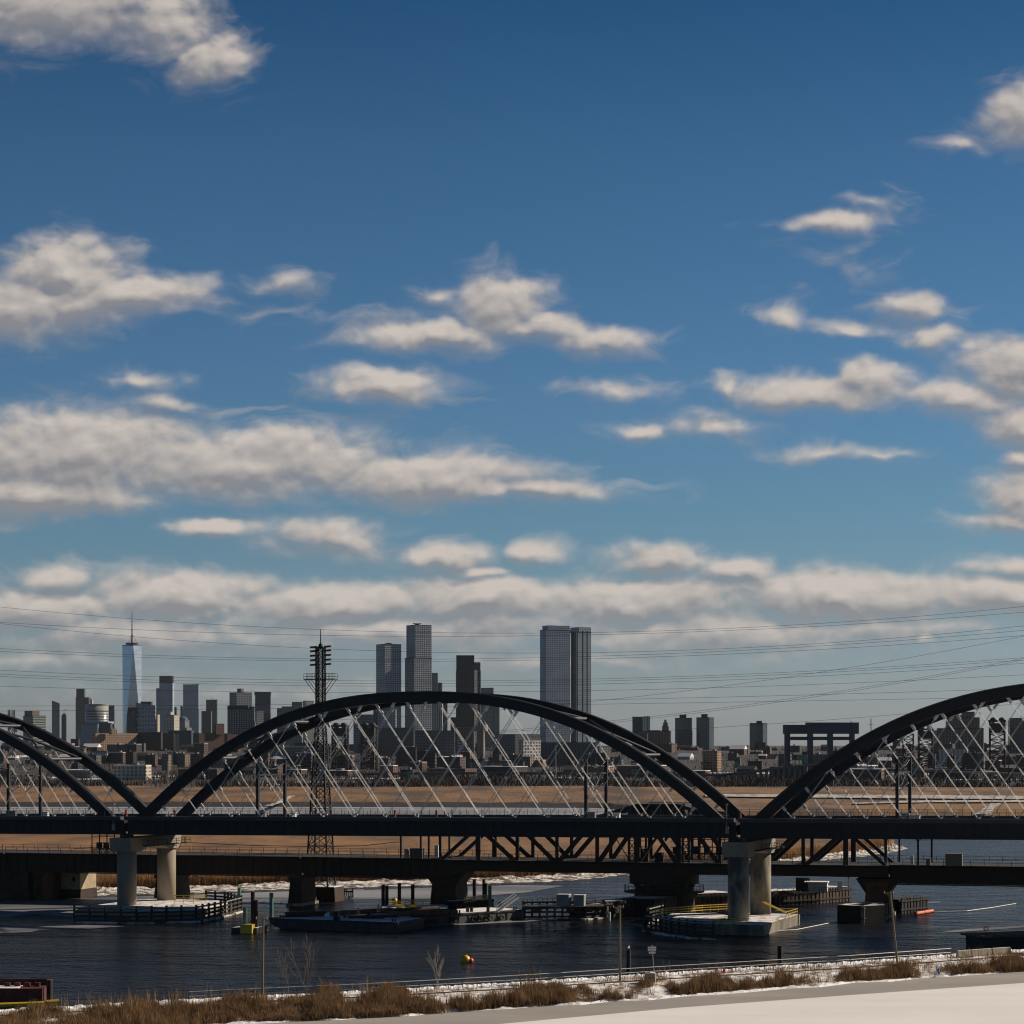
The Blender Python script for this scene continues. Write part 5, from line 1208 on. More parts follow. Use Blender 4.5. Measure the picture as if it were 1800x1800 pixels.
T('dark shorter tower at the left foot of the slab with the mast', 6500, [('shaft', 354, 371, 371, 1251, None, 'dark_glass')])
T('pale gridded residential tower with a roof block', 4600, [('shaft', 401, 416, 441, 1218, None, 'grey_grid', 0, 52), ('plant_room', 416, 424, 428, 1210, 1218, 'blank_grey', 12, 40)], 'residential_tower', 'tower')
T('black-framed hotel block with a grid of pale windows', 4200, [('wall', 397, 447, 448, 1243, None, 'black_hotel'), ('cornice', 397.5, 436, 437, 1240, 1247, 'blank_dark', -1), ('wing', 448, 452, 463, 1250, None, 'hotel_light', 10, 60)], 'hotel_block', 'hotel')
T('dark tower with a flared top right of the black hotel', 4500, [('shaft', 447, 475, 476, 1222, None, 'dark_glass'), ('crown', 445.5, 476, 477, 1216, 1222, 'blank_grey', -2), ('light_band', 446.6, 475.3, 476.3, 1240, 1253, 'grey_grid', -1)], 'flared_tower', 'tower')
def steeple(t, b, z):
    MB().tube([(0, 4, zat(1282, 3900) - z), (0, 4, zat(1267, 3900) - z)], 3.4, 8, .2).obj('steeple', FM['copper'], t)
T('church with a green copper steeple below the black hotel', 3900, [('wall', 442, 452, 453, 1300, None, 'dark_brick'), ('tower', 444.5, 449.5, 450, 1282, None, 'dark_brick', -3)], 'church', 'church', extra=steeple)
T('small dark block where the arch meets the left skyline', 6200, [('wall', 487, 495, 495, 1246, None, 'charcoal')])
T('dark blue block left of the lattice tower platform', 5800, [('wall', 495, 513, 513.4, 1243, None, 'blue_glass')])
T('grey-blue block just left of the lattice tower', 5600, [('wall', 513, 531, 531.4, 1235, None, 'grey_grid')])
T('pale beige block beside the lattice tower', 5400, [('wall', 531, 538, 551, 1233, None, 'cream_lit', 0, 60)])
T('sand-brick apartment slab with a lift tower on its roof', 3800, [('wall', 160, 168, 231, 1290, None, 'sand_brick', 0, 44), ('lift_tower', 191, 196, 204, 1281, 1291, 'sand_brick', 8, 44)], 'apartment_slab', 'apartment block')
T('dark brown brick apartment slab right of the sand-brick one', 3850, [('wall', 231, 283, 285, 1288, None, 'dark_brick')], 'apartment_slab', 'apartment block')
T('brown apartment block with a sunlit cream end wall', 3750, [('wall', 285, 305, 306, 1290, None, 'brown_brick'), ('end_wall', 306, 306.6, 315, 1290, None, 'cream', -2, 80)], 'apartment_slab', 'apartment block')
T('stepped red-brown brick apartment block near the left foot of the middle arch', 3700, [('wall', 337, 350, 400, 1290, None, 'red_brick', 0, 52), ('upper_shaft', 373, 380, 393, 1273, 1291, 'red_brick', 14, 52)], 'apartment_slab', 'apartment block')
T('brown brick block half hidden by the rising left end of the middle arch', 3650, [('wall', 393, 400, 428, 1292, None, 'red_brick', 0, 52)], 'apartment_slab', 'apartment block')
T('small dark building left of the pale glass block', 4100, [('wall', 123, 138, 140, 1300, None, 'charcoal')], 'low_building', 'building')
T('low block with a white loggia grid left under the sand-brick slab', 3200, [('wall', 157, 188, 189, 1321, None, 'hotel_light')], 'low_building', 'building')
T('long grey parking deck with a pale roof line behind the lattice tower', 3000, [('wall', 464, 581, 582, 1314, None, facade('parking_deck', (.17, .15, .13), (.05, .05, .055), 7, 4.5, .72, .6)), ('roof_slab', 463, 582, 583, 1311, 1314, 'cream_lit', -2)], 'parking_deck', 'parking garage')
# towers on the ridge behind the middle arch
T('left of the two white-gridded twin towers with a crane on its roof', 3900, [('shaft', 659.5, 677, 704.5, 1133, None, 'white_grid', 0, 58)], 'gridded_tower', 'tower', 'white-gridded towers', extra=lambda t, b, z: crane_on(t, 0, 14, zat(1133, 3900) - z, 12, tall=False))
T('taller white-gridded tower with a setback and a crane on its roof', 3920, [('upper_shaft', 713, 730, 758, 1099, 1157, 'white_grid', 4, 58), ('shaft', 710.5, 727.5, 758.4, 1157, None, 'white_grid', 0, 58)], 'gridded_tower', 'tower', 'white-gridded towers', extra=lambda t, b, z: crane_on(t, -2, 18, zat(1099, 3920) - z, 15, tall=False))
T('stepped blue glass tower peeping out right of the taller gridded tower', 7200, [('shaft', 755, 769, 770, 1184, None, 'blue_glass'), ('wing', 762, 776.5, 777.5, 1201, None, 'blue_glass', 10)])
T('charcoal tower with a lower right shoulder above the arch crown', 4100, [('shaft', 802, 833.5, 834, 1153, None, 'charcoal'), ('wing', 833, 834.5, 844.5, 1165, None, 'grey_grid', 6, 70), ('lower_shaft', 801, 833.8, 845.2, 1178, None, 'charcoal', -2, 30)])
T('pale blue glass tower right of the charcoal one', 6800, [('shaft', 845, 867, 868, 1210, None, 'teal_glass'), ('wing', 840, 877.5, 878.5, 1240, None, 'teal_glass', -6)])
T('left and taller of the two pale blue-panelled twin towers', 3950, [('shaft', 949.5, 960, 1003, 1108, None, 'pale_panel', 0, 62), ('crown', 953.5, 963, 1002, 1099, 1108, 'pale_panel', 5, 62)], 'panelled_tower', 'tower', 'blue-panelled twin towers')
T('right one of the two pale blue-panelled twin towers with dark vertical strips', 4010, [('shaft', 1004, 1016, 1039.5, 1112, None, 'pale_panel', 0, 58), ('crown', 1003, 1018, 1039.5, 1102, 1112, 'pale_panel', 3, 58), ('dark_strip', 1004, 1013, 1014, 1110, None, 'dark_glass', -3), ('dark_strip', 1023, 1025.4, 1026, 1110, None, 'dark_glass', -14), ('dark_strip', 1031, 1033, 1033.5, 1110, None, 'dark_glass', -17)], 'panelled_tower', 'tower', 'blue-panelled twin towers')
T('light gridded glass block below the left gridded tower', 3600, [('wall', 620, 661, 662, 1257, None, 'grey_grid')], 'glass_block', 'office building')
T('glass block with a pale grid between the two gridded towers', 3550, [('wall', 662, 695.5, 696, 1247, None, facade('pale_reflecting_grid', (.30, .32, .33), (.15, .17, .18), 4.2, 4, .62, .6)), ('plinth', 656, 662, 663, 1247, None, 'dark_glass', -4)], 'glass_block', 'office building')
T('white-striped block right of the taller gridded tower', 3650, [('wall', 760, 777, 778, 1234, None, facade('white_stripe', (.46, .45, .42), (.05, .055, .06), 3.2, 60, .5, 1.0)), ('wing', 778, 786.5, 787, 1236, None, 'teal_glass', 10)], 'striped_block', 'office building')
T('wide dark blue block under the left gridded tower', 3400, [('wall', 664, 727, 728, 1280, None, 'dark_glass')], 'glass_block', 'office building')
T('wide dark teal block with a grid under the taller gridded tower', 3350, [('wall', 728, 799, 800, 1286, None, facade('dark_teal_grid', (.07, .09, .10), (.015, .026, .034), 5, 4.4, .7, .7)), ('roof_rail', 729, 798, 799, 1284, 1286, 'blank_grey', 1)], 'glass_block', 'office building')
T('small blue-grey tower left of the charcoal tower base', 4500, [('shaft', 792, 801.5, 802, 1262, None, 'charcoal')])
T('brown concrete block at the foot of the charcoal tower', 3500, [('wall', 800, 833, 834, 1277, None, 'tan'), ('louvre_block', 804, 806, 816, 1297, 1322, 'silver', -30, 70)], 'concrete_block', 'building')
def mush(t, b, z):
    Y = 3300; MB().tube([(0, 10, zat(1285, Y) - z), (0, 10, zat(1274, Y) - z)], 10, 16).obj('round_head', FM['blank_tan'], t)
T('pale concrete service tower with a swollen round head', 3300, [('shaft', 838, 850, 852, 1283, None, 'blank_tan')], 'service_tower', 'tower', extra=mush)
T('old brick warehouse with a snowy stepped roof below the dark blue blocks', 2900, [('wall', 696, 731, 732, 1314, None, 'dark_brick'), ('wing', 732, 771, 772, 1321, None, 'brown_brick', 5), ('snow_roof', 696, 726, 727, 1312, 1314, 'roof_snow', 4)], 'brick_warehouse', 'warehouse')
T('dark brown block right of the service tower', 3150, [('wall', 866, 909, 911, 1306, None, 'dark_brick'), ('roof_slab', 865.5, 909.5, 911.5, 1304.5, 1306, 'tan', -1)], 'brick_block', 'building')
T('white window-grid block with a plain beige upper block behind it', 3050, [('wall', 912, 920, 951.5, 1302, None, 'white_block', 0, 46), ('rear_block', 874, 905, 950, 1290, None, 'grey_block', 40, 50)], 'gridded_block', 'building')
T('low grey industrial hall with white pilasters under the white grid block', 2500, [('wall', 824, 920, 922, 1340, None, facade('pilaster_wall', (.30, .30, .30), (.035, .036, .04), 9, 40, .72, 1.0))], 'industrial_hall', 'warehouse')
T('long grey hall below the panelled twin towers', 2900, [('wall', 951, 1048, 1050, 1306, None, 'grey_block')], 'industrial_hall', 'warehouse')
T('cream low block right of the twin towers seen under the arch', 3200, [('wall', 1048, 1054, 1073, 1313, None, 'cream', 0, 60)], 'low_building', 'building')
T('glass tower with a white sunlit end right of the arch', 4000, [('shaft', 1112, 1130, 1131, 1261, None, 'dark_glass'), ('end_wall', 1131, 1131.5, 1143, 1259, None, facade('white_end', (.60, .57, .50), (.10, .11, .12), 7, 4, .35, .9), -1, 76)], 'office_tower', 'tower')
T('wide brown block with rooftop clutter right of the arch', 3700, [('wall', 1124, 1179, 1180, 1286, None, 'tan'), ('plant_room', 1139, 1160, 1161, 1283.5, 1286, 'blank_dark', 6), ('front_block', 1112, 1138, 1139, 1290, None, 'grey_block', -20)], 'brown_block', 'building')
def zig(t, b, z):
    Y = 5200
    for k, (w_, yb, yt) in enumerate(((11, 1284, 1276), (8, 1276, 1270), (4, 1270, 1265))):
        ww = w_ * Y / F; MB().box((0, 8, (zat(yb, Y) + zat(yt, Y)) / 2 - z), (ww, ww, zat(yt, Y) - zat(yb, Y))).obj('stepped_crown', FM['blank_grey'], t)
T('small stepped masonry tower behind the wide brown block', 5200, [('shaft', 1164, 1176, 1176, 1284, None, 'grey_grid')], 'stepped_tower', 'tower', extra=zig)
T('left of the two glass apartment towers standing alone on the ridge', 4200, [('shaft', 1187.5, 1216, 1217, 1263, None, 'teal_glass'), ('plant_room', 1195, 1206.5, 1207, 1256, 1263, 'blank_dark', 8), ('front_block', 1192, 1216.5, 1217.5, 1283, None, 'dark_glass', -40)], 'apartment_tower', 'apartment tower', 'lone glass apartment towers')
T('right one of the two glass apartment towers standing alone on the ridge', 4150, [('shaft', 1225.5, 1247, 1256, 1262, None, 'teal_glass', 0, 40), ('plant_room', 1233, 1243, 1245, 1255, 1262, 'blank_dark', 8)], 'apartment_tower', 'apartment tower', 'lone glass apartment towers')
T('glass apartment tower left of the grey lift-bridge gantry', 4100, [('shaft', 1319.5, 1341, 1350, 1272, None, 'teal_glass', 0, 40), ('plant_room', 1330, 1339, 1340, 1267, 1272, 'blank_dark', 8), ('front_block', 1328, 1346, 1347, 1305, None, 'dark_brick', -40)], 'apartment_tower', 'apartment tower', 'lone glass apartment towers')
T('stepped brown hospital block seen through the right arch hangers', 3600, [('wall', 1653, 1729, 1730, 1281, None, 'tan'), ('upper_shaft', 1667, 1722, 1723, 1262, 1282, 'tan', 8), ('upper_shaft', 1692, 1713, 1714, 1252, 1263, 'tan', 14), ('upper_shaft', 1667.5, 1691, 1692, 1258, 1263, 'tan', 12)], 'hospital_block', 'building')
T('brown block with a dark glass front at the right border', 3550, [('wall', 1779, 1830, 1832, 1263, None, 'tan'), ('glass_front', 1780, 1826, 1827, 1280, None, 'dark_glass', -12)], 'brown_block', 'building')
T('dark stepped block just right of the lift bridge tower', 3700, [('wall', 1565, 1586, 1587, 1312, None, 'charcoal'), ('upper_shaft', 1570, 1582, 1583, 1302, 1312, 'charcoal', 5)], 'brown_block', 'building')
T('low sunlit white hall under the stepped brown block', 2900, [('wall', 1654, 1700, 1702, 1317, None, 'cream_lit')], 'white_hall', 'building')
T('pale gridded block behind the right lift-bridge tower', 3900, [('wall', 1642, 1654, 1655, 1285, None, 'white_grid')], 'gridded_block', 'building')

# ---- the low town: every block its own thing, set from the back rows forward
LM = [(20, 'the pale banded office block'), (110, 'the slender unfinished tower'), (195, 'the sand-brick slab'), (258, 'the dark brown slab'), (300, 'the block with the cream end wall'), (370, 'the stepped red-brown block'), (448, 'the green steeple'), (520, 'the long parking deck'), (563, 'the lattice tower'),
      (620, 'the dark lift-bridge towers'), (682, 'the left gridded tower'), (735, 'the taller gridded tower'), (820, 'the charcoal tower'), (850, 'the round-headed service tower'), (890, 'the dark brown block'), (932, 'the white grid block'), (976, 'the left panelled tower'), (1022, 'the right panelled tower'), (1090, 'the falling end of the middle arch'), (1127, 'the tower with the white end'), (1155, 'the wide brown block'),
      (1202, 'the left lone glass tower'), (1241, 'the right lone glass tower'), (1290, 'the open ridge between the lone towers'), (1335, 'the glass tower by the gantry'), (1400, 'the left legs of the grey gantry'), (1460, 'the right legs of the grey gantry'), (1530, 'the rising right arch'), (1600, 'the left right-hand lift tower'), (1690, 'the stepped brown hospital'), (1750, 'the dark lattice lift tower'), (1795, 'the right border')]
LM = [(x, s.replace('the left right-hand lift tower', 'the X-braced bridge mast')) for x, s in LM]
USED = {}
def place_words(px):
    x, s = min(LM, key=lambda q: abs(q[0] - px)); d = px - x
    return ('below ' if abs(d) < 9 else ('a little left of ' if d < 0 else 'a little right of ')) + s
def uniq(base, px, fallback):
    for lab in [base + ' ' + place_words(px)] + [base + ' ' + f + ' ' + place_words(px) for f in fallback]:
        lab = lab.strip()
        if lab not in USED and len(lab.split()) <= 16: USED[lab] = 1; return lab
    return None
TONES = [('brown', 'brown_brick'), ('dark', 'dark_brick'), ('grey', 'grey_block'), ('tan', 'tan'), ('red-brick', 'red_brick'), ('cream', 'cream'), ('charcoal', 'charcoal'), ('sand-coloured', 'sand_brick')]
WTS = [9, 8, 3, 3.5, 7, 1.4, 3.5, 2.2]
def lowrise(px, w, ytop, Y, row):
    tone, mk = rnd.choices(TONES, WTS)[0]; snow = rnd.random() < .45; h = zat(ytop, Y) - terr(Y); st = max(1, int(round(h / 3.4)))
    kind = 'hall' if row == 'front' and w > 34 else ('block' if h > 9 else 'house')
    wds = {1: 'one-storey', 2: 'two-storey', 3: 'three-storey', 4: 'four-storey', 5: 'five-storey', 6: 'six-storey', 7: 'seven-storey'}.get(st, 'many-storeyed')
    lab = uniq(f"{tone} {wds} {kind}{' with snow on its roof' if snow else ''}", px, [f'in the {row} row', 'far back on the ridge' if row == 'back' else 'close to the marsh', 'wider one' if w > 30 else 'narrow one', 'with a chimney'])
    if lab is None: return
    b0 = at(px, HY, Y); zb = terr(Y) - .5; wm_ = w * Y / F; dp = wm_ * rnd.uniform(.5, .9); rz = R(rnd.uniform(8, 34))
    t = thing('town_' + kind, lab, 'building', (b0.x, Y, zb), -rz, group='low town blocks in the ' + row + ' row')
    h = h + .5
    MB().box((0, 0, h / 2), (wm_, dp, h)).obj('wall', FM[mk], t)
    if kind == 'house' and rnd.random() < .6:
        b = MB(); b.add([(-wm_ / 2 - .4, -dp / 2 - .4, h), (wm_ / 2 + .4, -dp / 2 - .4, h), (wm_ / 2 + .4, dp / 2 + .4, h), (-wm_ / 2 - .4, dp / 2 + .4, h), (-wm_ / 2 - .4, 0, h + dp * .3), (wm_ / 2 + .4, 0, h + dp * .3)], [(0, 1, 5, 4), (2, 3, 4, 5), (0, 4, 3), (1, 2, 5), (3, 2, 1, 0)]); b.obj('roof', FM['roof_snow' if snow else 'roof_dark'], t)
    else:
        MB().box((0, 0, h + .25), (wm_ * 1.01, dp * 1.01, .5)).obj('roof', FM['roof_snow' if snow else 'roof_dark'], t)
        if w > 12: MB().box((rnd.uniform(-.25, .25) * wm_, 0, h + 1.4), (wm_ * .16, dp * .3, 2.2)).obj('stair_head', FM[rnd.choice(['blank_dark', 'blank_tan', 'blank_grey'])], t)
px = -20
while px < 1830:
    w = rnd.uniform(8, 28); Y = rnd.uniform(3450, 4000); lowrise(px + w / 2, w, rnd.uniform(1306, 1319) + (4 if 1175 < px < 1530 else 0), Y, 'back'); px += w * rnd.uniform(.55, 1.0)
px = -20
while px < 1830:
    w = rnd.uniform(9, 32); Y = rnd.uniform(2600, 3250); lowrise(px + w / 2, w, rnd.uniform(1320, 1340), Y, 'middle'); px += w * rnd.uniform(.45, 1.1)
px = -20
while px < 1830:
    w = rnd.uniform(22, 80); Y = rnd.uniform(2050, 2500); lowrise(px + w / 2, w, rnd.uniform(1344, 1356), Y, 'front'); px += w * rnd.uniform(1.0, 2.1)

# ---- lift bridges and the grey gantry in the town
def lift_tower(label, xa, xb, yt, yb, Y, head=True):
    base = at((xa + xb) / 2, HY, Y); w = (xb - xa) * Y / F; z0 = zat(yb, Y); z1 = zat(yt, Y); h = z1 - z0
    t = thing('lift_bridge_tower', label, 'bridge tower', (base.x, Y, z0), R(-14), group='dark lattice lift-bridge towers')
    for sx_ in (-1, 1):
        for sy_ in (-1, 1): MB().box((sx_ * w * .42, sy_ * w * .3, h / 2), (w * .1, w * .1, h)).obj('leg', M_LATTICE, t)
    b = MB(); n = 6; hh = h * (.72 if head else 1.0)
    for k in range(n):
        a, c = hh * k / n, hh * (k + 1) / n
        for sy_ in (-.3, .3): b.bar((-w * .42, w * sy_, a), (w * .42, w * sy_, c), w * .045); b.bar((w * .42, w * sy_, a), (-w * .42, w * sy_, c), w * .045); b.bar((-w * .42, w * sy_, c), (w * .42, w * sy_, c), w * .05)
        for sx_ in (-.42, .42): b.bar((w * sx_, -w * .3, a), (w * sx_, w * .3, c), w * .045); b.bar((w * sx_, w * .3, a), (w * sx_, -w * .3, c), w * .045)
    b.obj('bracing', M_LATTICE, t)
    if head:
        MB().box((0, 0, h * .84), (w * .8, w * .62, h * .2)).obj('counterweight', M_LATTICE, t)
        b = MB()
        for sx_ in (-.25, .25): b.tube([(w * sx_, -w * .2, h), (w * sx_, w * .2, h)], w * .17, 14)
        b.obj('sheave', M_LATTICE, t); MB().box((0, 0, h * .985), (w * 1.02, w * .7, h * .04)).obj('top_platform', M_LATTICE, t)
lift_tower('dark lattice lift-bridge tower just right of the tall lattice tower', 584, 612, 1275, 1352, 2700)
lift_tower('dark lattice lift-bridge tower below the left gridded tower', 635, 662, 1275, 1352, 2700)
lift_tower('dark lattice lift-bridge tower under the rising right arch', 1613, 1641, 1281, 1350, 2600)
lift_tower('open X-braced mast beside the lift tower under the right arch', 1586, 1607, 1290, 1352, 2580, head=False)
lift_tower('dark lattice lift-bridge tower near the right border', 1738, 1768, 1266, 1352, 2600)
def truss(label, xa, xb, y, Y, hpx):
    a, c = at(xa, y, Y), at(xb, y, Y); L = c.x - a.x; h = hpx * Y / F; t = thing('truss_span', label, 'bridge span', a, group='distant dark truss spans'); n = max(3, int(L / h))
    for nm, z in (('lower_chord', 0), ('upper_chord', h)): MB().bar((0, 0, z), (L, 0, z), h * .12).obj(nm, M_LATTICE, t)
    b = MB()
    for i in range(n): x0, x1 = L * i / n, L * (i + 1) / n; b.bar((x0, 0, 0), (x0, 0, h), h * .07); b.bar((x0, 0, 0 if i % 2 else h), (x1, 0, h if i % 2 else 0), h * .07)
    b.obj('web', M_LATTICE, t)
truss('long low truss span between the two left lift-bridge towers', 612, 636, 1350, 2700, 11)
truss('low dark truss running left from the lift-bridge towers', 545, 585, 1351, 2700, 10)
truss('low dark truss running right from the lift-bridge towers', 662, 700, 1352, 2700, 9)
truss('dark truss span crossing behind the right arch hangers', 1641, 1739, 1351, 2600, 10)
truss('small dark truss on the ridge below the lone glass towers', 1233, 1252, 1352, 2500, 12)
M_GANTRY = mat('grey_gantry_steel', (.055, .06, .075), .6, 0, .2, .05)
def gantry():
    Y = 2300; base = at(1443, HY, Y); zb = terr(Y); t = thing('lift_bridge_gantry', 'massive blue-grey lift-bridge gantry with two deep head boxes on slab legs', 'bridge gantry', (base.x, Y, zb)); k = Y / F
    X = lambda px: (px - 1443) * k
    def bx(nm, x0, x1, y0, y1, dy, dp): z1, z0 = zat(y0, Y) - zb, zat(y1, Y) - zb; MB().box(((X(x0) + X(x1)) / 2, dy, (z0 + z1) / 2), (X(x1) - X(x0), dp, z1 - z0)).obj(nm, M_GANTRY, t)
    bx('head_box', 1379, 1417.5, 1274, 1290, 8, 14); bx('head_box', 1417, 1508, 1270, 1290, 0, 14)
    bx('tie_beam', 1386, 1499, 1295, 1301, 4, 5)
    for a, c, dy in ((1381, 1390, 8), (1420, 1429, 2), (1455, 1464, 2), (1494, 1502, 2)): bx('leg', a, c, 1290, 1362, dy, 8)
    bx('road_deck', 1376, 1506, 1344, 1349, 2, 16)
gantry()

# ---- highway with signs and high lamps
def viaduct(label, pts, Y, grp='highway decks'):
    P = [at(x, y, Y) for x, y in pts]; o = P[0].copy(); t = thing('highway_viaduct', label, 'viaduct', (o.x, o.y, 0), group=grp)
    b = MB(); b.sweep([p - Vector((o.x, o.y, 0)) for p in P], 12, 1.5); b.obj('road_deck', mat('viaduct_concrete', (.10, .095, .09), .9, 0, .3, .02), t)
    b = MB(); b.sweep([p - Vector((o.x, o.y + 6.2, 0)) + Vector((0, 0, 1.0)) for p in P], .3, .9); b.obj('parapet', mat('parapet_concrete', (.22, .21, .20), .9, 0, .4, .02), t)
    for i in range(len(P) * 5):
        q = i / (len(P) * 5 - 1) * (len(P) - 1); k = min(int(q), len(P) - 2); p = P[k].lerp(P[k + 1], q - k); z0 = terr(Y) - 1
        MB().box((p.x - o.x, 0, (p.z + z0) / 2 - .4), (1.8, 8, max(.5, p.z - z0 - .8))).obj('pier', FM['blank_grey'], t)
viaduct('long low highway deck crossing behind the middle arch hangers', [(640, 1361), (800, 1359.5), (1000, 1360), (1260, 1363)], 2010)
viaduct('highway ramp climbing towards the grey gantry', [(1255, 1364), (1320, 1357), (1385, 1349), (1440, 1344)], 2060)
viaduct('long highway deck behind the right arch hangers', [(1440, 1350), (1520, 1352.5), (1650, 1357), (1900, 1363)], 2120)
M_SIGN = mat('sign_green', (.01, .22, .13), .5)
def sign(px0, px1, y0, y1, Y, label, yellow=False):
    a, c = at(px0, y1, Y), at(px1, y0, Y); w, h = c.x - a.x, c.z - a.z; zb = terr(Y); t = thing('highway_sign', label, 'road sign', ((a.x + c.x) / 2, Y, zb), group='green highway signs')
    z = (a.z + c.z) / 2 - zb; MB().box((0, 0, z), (w, .25, h)).obj('panel', M_SIGN, t)
    b = MB()
    for sg in (-1, 1): b.box((sg * w * .48, -.15, z), (w * .03, .06, h * .96)); b.box((0, -.15, z + sg * h * .47), (w * .96, .06, h * .05))
    b.obj('border', M_WHITE, t)
    if yellow: MB().box((w * .1, -.16, z - h * .36), (w * .7, .08, h * .22)).obj('yellow_panel', M_BUOY, t)
    for sg in (-.3, .3): MB().box((sg * w, .3, (z + h * .4) / 2), (.35, .35, z + h * .4)).obj('post', M_GREY, t)
sign(714, 719, 1357, 1364, 1960, 'left one of the paired green signs on the highway deck'); sign(719.4, 725, 1356, 1364, 1960, 'right one of the paired green signs, with a yellow strip', True)
sign(787, 792, 1345, 1353, 2150, 'tall green sign with a yellow foot below the charcoal tower', True); sign(1110.5, 1121, 1353, 1360, 1960, 'green sign seen under the falling right end of the middle arch')
sign(1290, 1297, 1342, 1350, 2250, 'green sign on the ramp right of the small dark truss'); sign(1402, 1419, 1327, 1334.5, 2260, 'wide green sign between the legs of the grey gantry'); sign(1413, 1420, 1336, 1341, 2255, 'small green sign below the wide one at the gantry'); sign(453, 461, 1341, 1345.5, 2300, 'green sign right of the left arch portal')
def high_lamp(px, yt, yb, Y, label, wide=2.4):
    p = at(px, yb, Y); h = zat(yt, Y) - p.z; t = thing('high_mast_lamp', label, 'lamp', p, group='high mast lamps in the town'); MB().tube([(0, 0, 0), (0, 0, h)], .38, 7, .22).obj('mast', M_RAIL, t); MB().tube([(0, 0, h), (0, 0, h + .7)], wide * .5, 10).obj('lamp_ring', M_RAIL, t)
high_lamp(295, 1340, 1386, 1750, 'pale high mast lamp under the left part of the middle arch'); high_lamp(977, 1312, 1376, 1900, 'tall pale lamp mast in front of the panelled towers', 1.4); high_lamp(523, 1346, 1362, 1950, 'short pale T-shaped lamp left of the lattice tower', 5.0)
high_lamp(1294, 1366, 1384, 1800, 'small pale lamp mast left of the gantry foot', 1.2); high_lamp(1465, 1370, 1392, 1720, 'short pale mast under the right arch foot', 1.0); high_lamp(1473, 1371, 1392, 1720, 'second short pale mast under the right arch foot', 1.0)
def upole(px, yt, yb, Y, label):
    p = at(px, yb, Y); h = zat(yt, Y) - p.z; t = thing('utility_pole', label, 'utility pole', p, group='distant utility poles'); MB().box((0, 0, h / 2), (.5, .5, h)).obj('pole', M_OLDSTEEL, t); MB().box((0, 0, h * .9), (3.2, .3, .3)).obj('crossarm', M_OLDSTEEL, t)
upole(1531, 1263, 1372, 1700, 'tall dark utility pole right of the grey gantry'); upole(1496, 1267, 1372, 1740, 'tall thin pole in front of the grey gantry'); upole(1773, 1265, 1372, 1700, 'tall dark utility pole near the right border')
lift = lift_tower('small lattice pylon behind the left arch span', 14.5, 25.5, 1248, 1330, 2900, head=False)

small_heap = thing('snow_heap', 'big white heap of snow at the far edge of the marsh below the dark warehouse', 'snow heap', at(711, 1388, 1730)); b = MB(); b.ball((0, 0, 0), 1, 20, 10, sc=(7.6, 5, 2.9)); b.obj('heap', M_SNOW, small_heap, smooth=True); MB().ball((4.5, -1, 0), 1, 14, 8, sc=(4, 3, 1.7)).obj('heap_side', M_SNOW, small_heap, smooth=True)
# ---- power lines
def wire(y0, ym, y1, label, Y=900, x0=-150, x1=1950, r=.055):
    pts = []
    for i in range(41):
        t = i / 40; px = lerp(x0, x1, t); u = (px - 900) / 900.0
        y = ym + (y1 - y0) / 2 * u + ((y0 + y1) / 2 - ym) * u * u; pts.append(at(px, y, Y))
    tag(MB().tube(pts, r, 4).obj('power_line', M_WIRE), label, 'power line', 'power lines across the sky')
ORD = ['topmost', 'second', 'third', 'fourth', 'fifth', 'sixth', 'seventh', 'eighth', 'ninth', 'tenth', 'lowest']
for k, (a, c, d) in enumerate(((1067, 1113, 1066), (1094, 1118, 1076), (1096, 1148, 1100), (1140, 1157, 1108), (1145, 1161, 1117), (1178, 1196, 1156), (1185, 1200, 1160), (1189, 1205, 1166), (1206, 1216, 1186), (1241, 1233, 1210), (1250, 1240, 1225))):
    wire(a, c, d, f'{ORD[k]} thin power line counted downwards at the left border, sagging across the sky', 900 + 6 * k)
wire(1268, 1246, 1118, 'thin power line climbing steeply to the right behind the panelled towers', 980, 560, 1950)
wire(1300, 1283, 1157, 'lower steep power line climbing right above the lone glass towers', 1000, 760, 1950); wire(1301, 1286, 1160, 'steep power line just under the lower climbing one', 1003, 760, 1950)
wire(1301, 1296, 1236, 'faint power line low over the ridge right of the arch', 1010, 860, 1950)

# ================================================================ near bank: poles, rails, signs, bare trees
def near_pole(px, yb, yt, xt, label, arm=True):
    z = 1.2; p = gp(px, yb, z); Y = p.y; q = at(xt, yt, Y); t = thing('utility_pole', label, 'utility pole', p, group='wooden poles on the near bank'); d = q - p
    MB().tube([(0, 0, -.3), d], .17, 10, .12).obj('pole', M_POLE, t)
    if arm: MB().bar(d + Vector((-1.0, 0, -.25)), d + Vector((.55, 0, -.25)), .1, .12).obj('crossarm', M_POLE, t); MB().bar(d + Vector((-.7, 0, -.25)), d + Vector((0, 0, -.85)), .06).obj('brace', M_POLE, t)
    for dx in ((-.9, .45) if arm else (0,)): MB().tube([d + Vector((dx, 0, -.2)), d + Vector((dx, 0, .05))], .05, 6).obj('insulator', M_WHITE, t)
near_pole(461, 1763, 1612, 463, 'wooden pole on the near bank, leftmost of three'); near_pole(1090, 1727, 1592, 1090, 'wooden pole on the near bank beside the gull on its pile'); near_pole(1578, 1697, 1567, 1565, 'leaning wooden pole on the near bank under the rusty rest pier')
